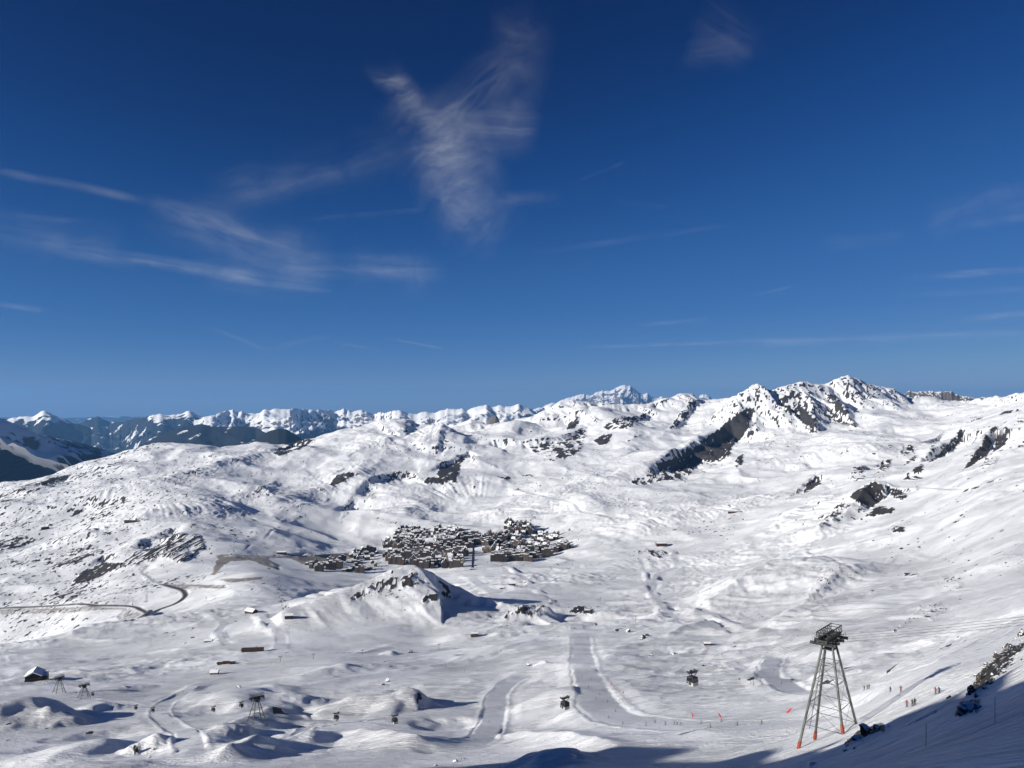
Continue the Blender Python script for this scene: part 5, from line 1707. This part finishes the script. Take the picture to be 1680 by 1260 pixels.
lone(462, 909, 'road_building', 'dark building above the bare road bank left of the village', 'building', 0.1, 40, 20, 10, 3, 'dark brown', 'x', 3, snow=0.2)
lone(1206, 841, 'rust_hut', 'long rusty brown hut on the smooth snow right of centre', 'hut', 0.05, 70, 8, 4, 1.5, 'reddish', 'x', 1, snow=0.1, balcony=False, chimney=False)

# ------------------------------------------------------------------ chairlift seen end on, left of the village
def make_chair():
    t = thing('lift_chair', '', 'chairlift chair', (0, 0, 0), 0, 'chairs of the chairlift left of the village')
    MB().box((0, 0.1, -5.2), (3.4, 1.0, 0.35)).build('seat', M['dark_steel'], t)
    MB().box((0, 0.6, -4.6), (3.4, 0.3, 1.2)).build('backrest', M['dark_steel'], t)
    MB().beam((0, 0.4, -4.4), (0, 0, 0), 0.16, n=4).box((0, 0, -3.0), (2.6, 0.2, 0.2)).build('hanger', M['dark_steel'], t)
    return t


def tee_pylon(u, v, h, label, arm, rz=0.0, group=None, r=0.42):
    p = hit(u, v)
    t = thing('lift_mast', label, 'lift mast', place(p), rz, group)
    MB().beam((0, 0, -2), (0, 0, h), r, r * 0.7, 8).build('mast', M['steel'], t)
    MB().box((0, 0, h), (arm * 2, 0.6, 0.6)).build('crossarm', M['dark_steel'], t)
    for s in (-1, 1):
        sb = MB().box((s * arm * 0.96, 0, h - 0.1), (0.3, 3.4, 0.5)).build('sheave_beam', M['dark_steel'], t)
        MB().wheel((s * arm * 0.96, -1.1, h + 0.3), (1, 0, 0), 0.32, 0.2, 8).build('sheave', M['steel'], sb)
        MB().wheel((s * arm * 0.96, 1.1, h + 0.3), (1, 0, 0), 0.32, 0.2, 8).build('sheave', M['steel'], sb)
    return t


ca, cb = hit(472, 1012), hit(456, 948)
cax = math.atan2(cb[1] - ca[1], cb[0] - ca[0]) - math.pi / 2
mast_words = ['lowest', 'middle', 'highest']
for k, s in enumerate((0.16, 0.5, 0.88)):
    p = ca + (cb - ca) * s
    t = thing('lift_mast', mast_words[k] + ' mast of the chairlift seen end on left of the village', 'lift mast', place(p), cax, 'masts of the chairlift left of the village')
    MB().beam((0, 0, -2), (0, 0, 13), 0.5, 0.4, 8).build('mast', M['steel'], t)
    MB().box((0, 0, 13), (9, 0.8, 0.8)).build('crossarm', M['dark_steel'], t)
    for sx in (-1, 1):
        MB().box((sx * 4.2, 0, 12.8), (0.5, 4.5, 0.6)).build('sheave_beam', M['dark_steel'], t)
for s in (-1, 1):
    m = MB(); prev = None
    for k in range(17):
        q = ca + (cb - ca) * (k / 16)
        w = (q[0] + s * 4.2 * math.cos(cax), q[1] + s * 4.2 * math.sin(cax), ground(q[0], q[1]) + CZ + 12.6)
        if prev:
            m.beam(prev, w, 0.06, n=4)
        prev = w
    tag(m.build('haul_rope', M['dark_steel']), ('left' if s < 0 else 'right') + ' rope of the chairlift left of the village', 'rope')
ch0 = make_chair()
firstc = True
for side in (-1, 1):
    N = 11
    for k in range(N):
        s = (k + 0.5 + 0.25 * side) / N
        q = ca + (cb - ca) * s
        o = ch0 if firstc else copy_tree(ch0)
        firstc = False
        o.location = (q[0] + side * 4.2 * math.cos(cax), q[1] + side * 4.2 * math.sin(cax), ground(q[0], q[1]) + CZ + 12.6)
        o.rotation_euler = (0, 0, cax)
        words = ['lowest', 'second from the bottom', 'third from the bottom', 'fourth from the bottom', 'fifth from the bottom', 'middle', 'fifth from the top', 'fourth from the top', 'third from the top', 'second from the top', 'highest']
        o['label'] = f"{words[k]} dark chair on the {'left' if side < 0 else 'right'} rope of the chairlift"
        o['group'] = 'chairs of the chairlift left of the village'

POSTS = [(985, 990, 13, 'lone pale lift mast on the snow above the shaded flat'), (1043, 1021, 12, 'pale lift mast standing in the blue shadow of the knoll'),
         (822, 1036, 9, 'left one of two drag lift masts in the middle flats'), (832, 1034, 9, 'right one of two drag lift masts in the middle flats'),
         (858, 1033, 9, 'drag lift mast just left of the rocky knoll'), (906, 1030, 10, 'drag lift mast at the right foot of the rocky knoll'),
         (720, 1066, 9, 'drag lift mast right of the snow kickers'), (595, 1076, 9, 'drag lift mast left of the snow kickers'),
         (460, 1086, 8, 'drag lift mast on the flats right of the long lodge'), (514, 1082, 8, 'drag lift mast between the long lodge and the kickers'),
         (1165, 976, 14, 'lone lift mast on the wide right-hand snowfield'), (1105, 968, 14, 'lift mast beside the curving piste right of the village')]
for (u, v, h, lab) in POSTS:
    tee_pylon(u, v, h, lab, 2.4, R.uniform(-0.4, 0.4), 'lift masts scattered over the snow', 0.34)

# ------------------------------------------------------------------ piste markers and signs
def marker(u, v, lab, lean, kmin=None):
    p = hit(u, v, kmin)
    t = thing('piste_marker', lab, 'piste marker', place(p), 0, 'red padded piste markers')
    MB().beam((0, 0, -0.3), (lean * 5.5, 0.4, 5.6), 0.05, n=5).build('pole', M['bamboo'], t)
    MB().beam((lean * 0.2, 0, 0.05), (lean * 1.9, 0.13, 1.9), 0.36, 0.30, 8).build('pad', M['red'], t)


marker(1003, 1124, 'upper red padded marker leaning at the right edge of the main piste', -0.3)
marker(1023, 1138, 'lower red padded marker at the right edge of the main piste', -0.2)
marker(1137, 1176, 'red padded marker on the lower piste edge nearest the nearest gondola cabin', -0.3)
marker(1183, 1177, 'red padded marker midway between the gondola cabin and the tall pylon', -0.6)
marker(1290, 1170, 'red padded marker leaning right, just left of the tall pylon', 1.15)
for (u, v, h, lab) in ((1213, 1122, 4.2, 'narrow orange piste sign on a post, left of the pair'), (1234, 1121, 4.6, 'wide dark piste sign on posts where the piste bends'), (1184, 1078, 3.6, 'small dark sign post on the snow beneath the tiny hut')):
    p = hit(u, v)
    t = thing('piste_sign', lab, 'sign', place(p), 0.3, 'piste signs at the bend')
    wide = 'wide' in lab
    for x in ((-1.3, 1.3) if wide else (0,)):
        MB().beam((x, 0, -0.3), (x, 0, h), 0.09, n=5).build('post', M['red'] if 'orange' in lab else M['dark_steel'], t)
    MB().box((0, -0.12, h - 0.5), (3.6 if wide else 1.3, 0.1, 0.9)).build('panel', M['orange'] if 'orange' in lab else M['dark_steel'], t)
for (u, v, h, lab) in ((1632, 1187, 1.9, 'thin bamboo pole in the shaded slope at the far right'), (1519, 1226, 1.7, 'thin bamboo pole in the shaded slope below the dark rock'), (1462, 1160, 1.6, 'thin pole beside the skiers at the edge of the near slope')):
    p = hit(u, v)
    o = MB().beam((0, 0, -0.3), (0.05, 0, h), 0.018, n=5).build('slope_pole', M['bamboo'])
    o.location = place(p)
    tag(o, lab, 'pole', 'thin poles on the near slope')

# ------------------------------------------------------------------ rocks standing out of the near slopes
def rock_mesh(seed, sub=3, blocky=0.5):
    bm = bmesh.new()
    bmesh.ops.create_icosphere(bm, subdivisions=sub, radius=1.0)
    rr = random.Random(seed)
    cuts = [Vector((rr.uniform(-1, 1), rr.uniform(-1, 1), rr.uniform(-0.6, 1))).normalized() for _ in range(13)]
    dist = [rr.uniform(0.35, 0.8) for _ in cuts]
    for v in bm.verts:
        p = v.co.copy()
        for c, dd in zip(cuts, dist):
            e = p.dot(c) - dd
            if e > 0:
                p -= c * e * (0.75 + 0.25 * blocky)
        n = math.sin(p.x * 7 + seed) * math.sin(p.y * 6 + seed * 2) * math.sin(p.z * 9)
        p *= 1 + 0.10 * n + rr.uniform(-0.045, 0.045)
        v.co = p
    me = bpy.data.meshes.new('rock')
    bm.to_mesh(me); bm.free()
    me.materials.append(M['boulder'])
    return me


def boulder_material():
    m, nt, p = new_mat('boulder')
    ge = nt.node('ShaderNodeNewGeometry')
    tc = nt.node('ShaderNodeTexCoord')
    n = nt.noise(tc.outputs['Object'], 2.2, 5, 0.65)
    col = nt.mix(n, (0.018, 0.016, 0.015, 1), (0.085, 0.068, 0.055, 1))
    sep = nt.node('ShaderNodeSeparateXYZ')
    nt.link(ge.outputs['Normal'], sep.inputs[0])
    up = nt.math('MULTIPLY_ADD', nt.math('SUBTRACT', n, 0.5), 0.9, sep.outputs[2])
    col = nt.mix(nt.sstep(up, 0.48, 0.70), col, (0.84, 0.86, 0.89, 1))      # snow lies on the flat tops
    nt.link(col, p.inputs['Base Color'])
    p.inputs['Roughness'].default_value = 0.85
    p.inputs['Specular IOR Level'].default_value = 0.2
    b = nt.node('ShaderNodeBump')
    b.inputs['Strength'].default_value = 0.7
    nt.link(nt.noise(tc.outputs['Object'], 5, 5, 0.7), b.inputs['Height'])
    nt.link(b.outputs[0], p.inputs['Normal'])
    return m


M['boulder'] = boulder_material()
rocks = [rock_mesh(s, 3, 0.8) for s in range(6)]
small_rocks = [rock_mesh(s + 20, 2, 0.6) for s in range(5)]


def outcrop(u, v, wpx, hpx, lab, dpx=None, rz=None, group=None, pick=None, name='rock_outcrop', sink=0.35):
    p = hit(u, v)
    m = p[1] / F
    o = bpy.data.objects.new(name, (rocks if wpx > 9 else small_rocks)[pick if pick is not None else R.randrange(5)])
    C.objects.link(o)
    sx, sz = wpx * m / 1.5, hpx * m / 1.3
    sy = (dpx or wpx * 0.8) * m / 1.5
    o.scale = (sx, sy, sz)
    o.location = place(p, sz * (1 - 2 * sink) * 0.6)
    o.rotation_euler = (R.uniform(-0.2, 0.2), R.uniform(-0.3, 0.3), R.uniform(0, 6.28) if rz is None else rz)
    tag(o, lab, 'rock', group)
    return o


OUT = [
    (1591, 1166, 34, 20, 'big dark rock sticking out of the shaded near slope'), (1577, 1174, 16, 9, 'small dark rock at the left foot of the big dark rock'),
    (1604, 1162, 16, 9, 'small dark rock at the right end of the big dark rock'),
    (1594, 1134, 13, 15, 'lowest blocky crag on the lit rim of the near slope'), (1606, 1116, 13, 18, 'tall blocky crag in the middle of the near rim'),
    (1600, 1125, 9, 11, 'narrow crag squeezed between the lowest and the tall one'), (1619, 1099, 13, 11, 'slabby crag capped with snow on the near rim'),
    (1636, 1080, 13, 12, 'ragged crag high on the near rim, below the topmost'), (1656, 1062, 13, 11, 'topmost ragged crag near the right picture edge'),
    (1674, 1044, 12, 11, 'crag close to the right picture edge, above the topmost'), (1604, 1143, 11, 7, 'flat stone just under the lowest blocky crag'),
    (1626, 1122, 9, 6, 'snow-dusted stone right of the tall crag'), (1648, 1104, 9, 5, 'small stone on the stony slope right of the crags'), (1662, 1090, 9, 5, 'small stone near the right picture edge'),
    (1425, 1203, 30, 14, 'dark rock cluster right of the tall pylon feet'), (1406, 1212, 18, 9, 'dark rock closest to the tall pylon right foot'),
    (1440, 1196, 16, 9, 'dark stone at the upper end of the pylon rocks'), (1386, 1232, 12, 5, 'flat dark stone on the shaded rim below the pylon'),
    (1335, 1254, 12, 5, 'flat dark stone low on the shaded rim'), (1557, 1145, 9, 8, 'round boulder on the near rim left of the crags'),
    (1153, 1093, 7, 5, 'small round boulder right of the nearest gondola cabin'), (1184, 1096, 6, 3, 'small flat boulder farther right of the nearest gondola cabin'),
    (224, 1232, 7, 14, 'dark cleft rock on the left face of the round knoll'), (245, 1243, 6, 5, 'small rock at the base of the round knoll'), (252, 1230, 4, 5, 'tiny rock on the face of the round knoll'),
    (392, 1128, 10, 5, 'dark rocks on the crest of the low dome behind the lone pylon'), (636, 1118, 9, 7, 'dark rock crowning the shaded rounded mound'), (628, 1124, 7, 5, 'smaller dark rock left on the crown of the shaded mound'),
    (747, 1250, 10, 5, 'dark stone on the nearest hummock crest'), (760, 1246, 8, 4, 'small stone right of the one on the nearest hummock'), (714, 1257, 10, 4, 'low stone at the bottom edge on the nearest hummock'),
    (673, 1071, 10, 5, 'dark rock just right of the snow kicker'), (867, 1092, 6, 4, 'small rock left of the piste fork'),
    (1205, 1061, 7, 4, 'lone boulder under the shaded mound'), (1068, 1076, 7, 4, 'lone boulder right of the main piste top'), (1030, 1037, 12, 7, 'dark rock on the low ridge right of the shadowed flat'),
    (1055, 1048, 12, 8, 'rock in the middle of the low ridge right of the flat'), (1060, 1043, 8, 6, 'smaller rock on the same low ridge'), (1104, 1073, 10, 5, 'rock at the right end of the low ridge'),
]
for k, (u, v, w, h, lab) in enumerate(OUT):
    outcrop(u, v, w, h, lab, pick=k % 5)
# boulders strewn over the open snowfields, each patch its own group
FIELDS = [
    (40, [(1585, 1140), (1606, 1096), (1640, 1066), (1680, 1028), (1684, 1080), (1650, 1108), (1616, 1140)], 9, 'among the crags on the near rim'),
    (14, [(1380, 1222), (1445, 1186), (1462, 1190), (1400, 1230)], 7, 'by the dark rocks right of the pylon'),
    (26, [(1430, 885), (1560, 880), (1600, 900), (1560, 925), (1450, 920)], 5, 'on the smooth snow below the rocky knob'),
    (18, [(1550, 920), (1680, 905), (1680, 945), (1560, 948)], 5, 'on the right snowfield near the picture edge'),
    (16, [(1330, 935), (1390, 925), (1400, 960), (1345, 990)], 5, 'on the left flank of the snow-filled bowl'),
    (16, [(1540, 950), (1580, 945), (1580, 985), (1530, 985)], 5, 'on the knoll right of the snow-filled bowl'),
    (14, [(1160, 1000), (1270, 995), (1270, 1020), (1170, 1020)], 3.4, 'above the round shaded mound'),
    (22, [(560, 955), (690, 940), (720, 975), (600, 985)], 4, 'on the pyramid hill before the village'),
    (14, [(930, 995), (985, 990), (985, 1010), (930, 1010)], 5, 'on the stony flat right of the rocky knoll'),
    (14, [(1030, 905), (1110, 900), (1110, 920), (1030, 920)], 4, 'on the snow below the isolated lodge'),
    (22, [(1230, 700), (1300, 695), (1310, 745), (1240, 750)], 3.4, 'on the stony slope under the dark buttress'),
    (24, [(60, 960), (240, 940), (240, 985), (60, 985)], 3.2, 'on the left hillside above the dark road'),
]
for (n, poly, size, phrase) in FIELDS:
    us = [p[0] for p in poly]; vs = [p[1] for p in poly]
    k = 0; guard = 0; items = []
    while k < n and guard < 500:
        guard += 1
        u = R.uniform(min(us), max(us)); v = R.uniform(min(vs), max(vs))
        if not inside(np.array([u]), np.array([v]), poly)[0]:
            continue
        w = size * R.uniform(0.3, 0.9)
        items.append((outcrop(u, v, w, w * R.uniform(0.5, 0.8), '', group='boulders ' + phrase, name='boulder'), u))
        k += 1
    ordinals(items, 'small boulder ' + phrase)

# ------------------------------------------------------------------ skiers
def skin_body(name, joints, bones, mat):
    """one continuous body grown from a skeleton: joints = {name: (pos, radius)}"""
    me = bpy.data.meshes.new(name)
    names = list(joints)
    me.from_pydata([joints[n][0] for n in names], [(names.index(a), names.index(b)) for a, b in bones], [])
    o = bpy.data.objects.new(name, me)
    C.objects.link(o)
    md = o.modifiers.new('skin', 'SKIN')
    for i, n in enumerate(names):
        r = joints[n][1]
        sv = me.skin_vertices[0].data[i]
        sv.radius = (r, r) if not isinstance(r, tuple) else r
        sv.use_root = (n == 'pelvis')
    ss = o.modifiers.new('sub', 'SUBSURF'); ss.levels = 1; ss.render_levels = 1
    dg = bpy.context.evaluated_depsgraph_get()
    out = bpy.data.meshes.new_from_object(o.evaluated_get(dg))
    C.objects.unlink(o)
    bpy.data.objects.remove(o)
    for p in out.polygons:
        p.use_smooth = True
    out.materials.clear(); out.materials.append(mat)
    return out


def clothes_material(name, jacket, trousers):
    m, nt, p = new_mat(name)
    tc = nt.node('ShaderNodeTexCoord')
    s = nt.node('ShaderNodeSeparateXYZ')
    nt.link(tc.outputs['Object'], s.inputs[0])
    c = nt.mix(nt.sstep(s.outputs[2], 0.84, 0.86), (*trousers, 1), (*jacket, 1))
    c = nt.mix(nt.sstep(s.outputs[2], 1.47, 1.49), c, (0.45, 0.27, 0.19, 1))
    c = nt.mix(nt.math('SUBTRACT', 1.0, nt.sstep(s.outputs[2], 0.16, 0.18)), c, (0.03, 0.03, 0.035, 1))
    nt.link(c, p.inputs['Base Color'])
    p.inputs['Roughness'].default_value = 0.75
    return m


def pose(kind):
    J = {'pelvis': ((0, 0, 0.95), 0.15), 'waist': ((0, 0.01, 1.10), 0.14), 'chest': ((0, 0.02, 1.32), 0.17), 'neck': ((0, 0.03, 1.49), 0.065), 'head': ((0, 0.05, 1.60), 0.10), 'crown': ((0, 0.05, 1.70), 0.09)}
    bend = 0.0 if kind == 0 else (0.16 if kind == 1 else 0.08)
    drop = 0.0 if kind == 0 else (0.14 if kind == 1 else 0.05)
    for n in J:
        (x, y, z), r = J[n]
        f = max(0, (z - 0.95) / 0.7)
        J[n] = ((x, y + bend * f * 1.6 - bend * 0.6, z - drop), r)
    for s, q in ((-1, 'l'), (1, 'r')):
        J['hip' + q] = ((s * 0.10, -bend * 0.6, 0.90 - drop), 0.115)
        J['knee' + q] = ((s * 0.12, bend * 0.9 + 0.03, 0.50 - drop * 0.4), 0.085)
        J['ankle' + q] = ((s * 0.13, 0, 0.12), 0.075)
        J['toe' + q] = ((s * 0.13, 0.15, 0.09), 0.06)
        ax = 0.20 if kind != 2 else 0.30
        sh = J['chest'][0]
        J['shoulder' + q] = ((s * 0.19, sh[1], sh[2] + 0.09), 0.075)
        J['elbow' + q] = ((s * (ax + 0.09), sh[1] + 0.02 + bend * 0.5, sh[2] - 0.18), 0.055)
        J['wrist' + q] = ((s * (ax + 0.06), sh[1] + 0.26, sh[2] - 0.26), 0.045)
        J['hand' + q] = ((s * (ax + 0.05), sh[1] + 0.34, sh[2] - 0.25), 0.05)
    B = [('pelvis', 'waist'), ('waist', 'chest'), ('chest', 'neck'), ('neck', 'head'), ('head', 'crown')]
    for q in 'lr':
        B += [('pelvis', 'hip' + q), ('hip' + q, 'knee' + q), ('knee' + q, 'ankle' + q), ('ankle' + q, 'toe' + q), ('chest', 'shoulder' + q), ('shoulder' + q, 'elbow' + q), ('elbow' + q, 'wrist' + q), ('wrist' + q, 'hand' + q)]
    return J, B


OUTFITS = [('black', (0.02, 0.02, 0.022), (0.025, 0.025, 0.028)), ('navy blue', (0.02, 0.035, 0.11), (0.02, 0.02, 0.025)), ('red', (0.20, 0.016, 0.016), (0.025, 0.025, 0.03)), ('dark green', (0.02, 0.09, 0.05), (0.03, 0.03, 0.03)), ('grey', (0.14, 0.14, 0.15), (0.03, 0.03, 0.04))]
SK = []
for k, (nm, ja, tr) in enumerate(OUTFITS):
    J, B = pose(k % 3)
    cm = clothes_material(nm + '_ski_clothes', ja, tr)
    root = thing('person', '', 'skier', (0, 0, 0), 0, 'skiers')
    body = bpy.data.objects.new('body', skin_body('body', J, B, cm)); C.objects.link(body); body.parent = root
    h = J['crown'][0]
    hm = bpy.data.objects.new('helmet', small_rocks[0]); bpy.data.objects.remove(hm)
    bm = bmesh.new(); bmesh.ops.create_uvsphere(bm, u_segments=10, v_segments=7, radius=0.135)
    for vv_ in bm.verts:
        vv_.co.z = max(vv_.co.z, -0.03)
    me = bpy.data.meshes.new('helmet'); bm.to_mesh(me); bm.free(); me.materials.append(M['rubber'])
    hm = bpy.data.objects.new('helmet', me); C.objects.link(hm); hm.parent = root; hm.location = (h[0], h[1] - 0.01, h[2] - 0.03)
    for s in (-1, 1):
        MB().box((s * 0.13, 0.1, 0.025), (0.09, 1.45, 0.03)).beam((s * 0.13, 0.80, 0.03), (s * 0.13, 0.93, 0.11), 0.04, n=4).build('ski', M['rubber'] if k % 2 else M['dark_steel'], root)
        hp = J['handr' if s > 0 else 'handl'][0]
        MB().beam((hp[0], hp[1] + 0.02, hp[2] + 0.08), (hp[0] + s * 0.12, hp[1] - 0.28, 0.0), 0.012, n=4).build('ski_pole', M['dark_steel'], root)
    SK.append([root, False])

SKIERS = [
    ('by the snow-roofed lift station', [(40, 1119), (46, 1121), (66, 1121), (73, 1122), (78, 1120), (35, 1122)]),
    ('on the flats right of the lift station', [(236, 1104), (252, 1103), (270, 1101)]),
    ('near the long lodge', [(352, 1110), (430, 1089), (445, 1090), (466, 1090), (478, 1086), (544, 1084)]),
    ('by the snow kickers', [(571, 1066), (600, 1068), (655, 1067), (690, 1062), (708, 1060)]),
    ('in the group on the drag lift piste', [(714, 1096), (719, 1094), (725, 1092), (731, 1091), (737, 1089), (762, 1101)]),
    ('on the flat by the rocky knoll', [(908, 1048), (914, 1046), (921, 1049), (936, 1047), (950, 1043), (964, 1050), (880, 1052)]),
    ('high on the main piste', [(964, 1078), (958, 1068), (948, 1090)]),
    ('on the bend of the main piste', [(997, 1152), (999, 1178), (1022, 1189)]),
    ('in the line at the end of the main piste', [(1092, 1189), (1106, 1189), (1111, 1189), (1117, 1190)]),
    ('on the narrow piste left of the hollow', [(820, 1163), (802, 1185)]),
    ('beyond the tall pylon', [(1418, 1132), (1423, 1131), (1426, 1130), (1461, 1135), (1478, 1135)]),
    ('at the edge of the near slope', [(1488, 1160), (1497, 1159), (1501, 1157), (1535, 1139), (1541, 1138)]),
    ('on the upper traverse', [(1275, 1024), (1308, 1032), (1220, 1027)]),
    ('down the middle of the main piste', [(962, 1100), (955, 1110), (970, 1116), (966, 1128), (984, 1140), (978, 1148), (1010, 1168)]),
    ('along the lower piste by the red markers', [(1060, 1190), (1075, 1186), (1150, 1188), (1165, 1194), (1210, 1190), (1250, 1188)]),
    ('on the slope above the round bend', [(1275, 1080), (1288, 1074), (1304, 1068), (1270, 1100), (1282, 1122)]),
    ('on the winding piste at lower left', [(300, 1136), (276, 1152), (266, 1166), (284, 1188)]),
    ('on the long flat run behind the kickers', [(560, 1080), (620, 1078), (760, 1060), (800, 1056), (840, 1050), (866, 1044)]),
    ('by the marker poles', [(1183, 1184), (1247, 1118), (1236, 1124)]),
]
for (phrase, spots) in SKIERS:
    by = {}
    for (u, v) in spots:
        k = R.choice([0, 0, 1, 1, 2, 3, 4])
        root, used = SK[k]
        o = root if not used else copy_tree(root)
        SK[k][1] = True
        p = hit(u, v, 170 if v > 1120 else None)
        o.location = place(p, 0.02)
        gx_ = ground(p[0] + 1.5, p[1]) - ground(p[0] - 1.5, p[1]); gy_ = ground(p[0], p[1] + 1.5) - ground(p[0], p[1] - 1.5)
        o.rotation_euler = (0, 0, math.atan2(gy_, gx_) + (0 if R.random() < 0.5 else math.pi) + R.uniform(-0.15, 0.15))
        o.scale = (1.0,) * 3
        o['group'] = 'skiers ' + phrase
        by.setdefault(OUTFITS[k][0], []).append((o, u))
    for nm, items in by.items():
        ordinals(items, f'skier in {nm} jacket {phrase}')
for root, used in SK:
    if not used:
        for ch in list(root.children):
            bpy.data.objects.remove(ch)
        bpy.data.objects.remove(root)
# ------------------------------------------------------------------ the air
def build_haze():
    zmin, zmax, ext = 1e9, -1e9, [1e9, -1e9, 1e9, -1e9]
    for o in C.objects:
        if o.type == 'MESH' and o.get('kind') == 'structure':
            n = len(o.data.vertices)
            a = np.empty(n * 3, np.float32)
            o.data.vertices.foreach_get('co', a)
            a = a.reshape(-1, 3)
            zmin = min(zmin, float(a[:, 2].min())); zmax = max(zmax, float(a[:, 2].max()))
            ext = [min(ext[0], float(a[:, 0].min())), max(ext[1], float(a[:, 0].max())), min(ext[2], float(a[:, 1].min())), max(ext[3], float(a[:, 1].max()))]
    b = MB().box(((ext[0] + ext[1]) / 2, (ext[2] + ext[3]) / 2, (zmin - 1 + zmax + 25) / 2), (ext[1] - ext[0] + 400, ext[3] - ext[2] + 400, zmax + 26 - zmin))
    m = bpy.data.materials.new('haze')
    m.use_nodes = True
    nt = NT(m.node_tree)
    nt.n.clear()
    out = nt.node('ShaderNodeOutputMaterial')
    v = nt.node('ShaderNodeVolumePrincipled')
    v.inputs['Color'].default_value = (0.20, 0.50, 1.0, 1)
    v.inputs['Density'].default_value = 1.35e-5
    v.inputs['Anisotropy'].default_value = 0.1
    nt.link(v.outputs[0], out.inputs['Volume'])
    o = b.build('haze', m)
    o['kind'] = 'stuff'


build_haze()
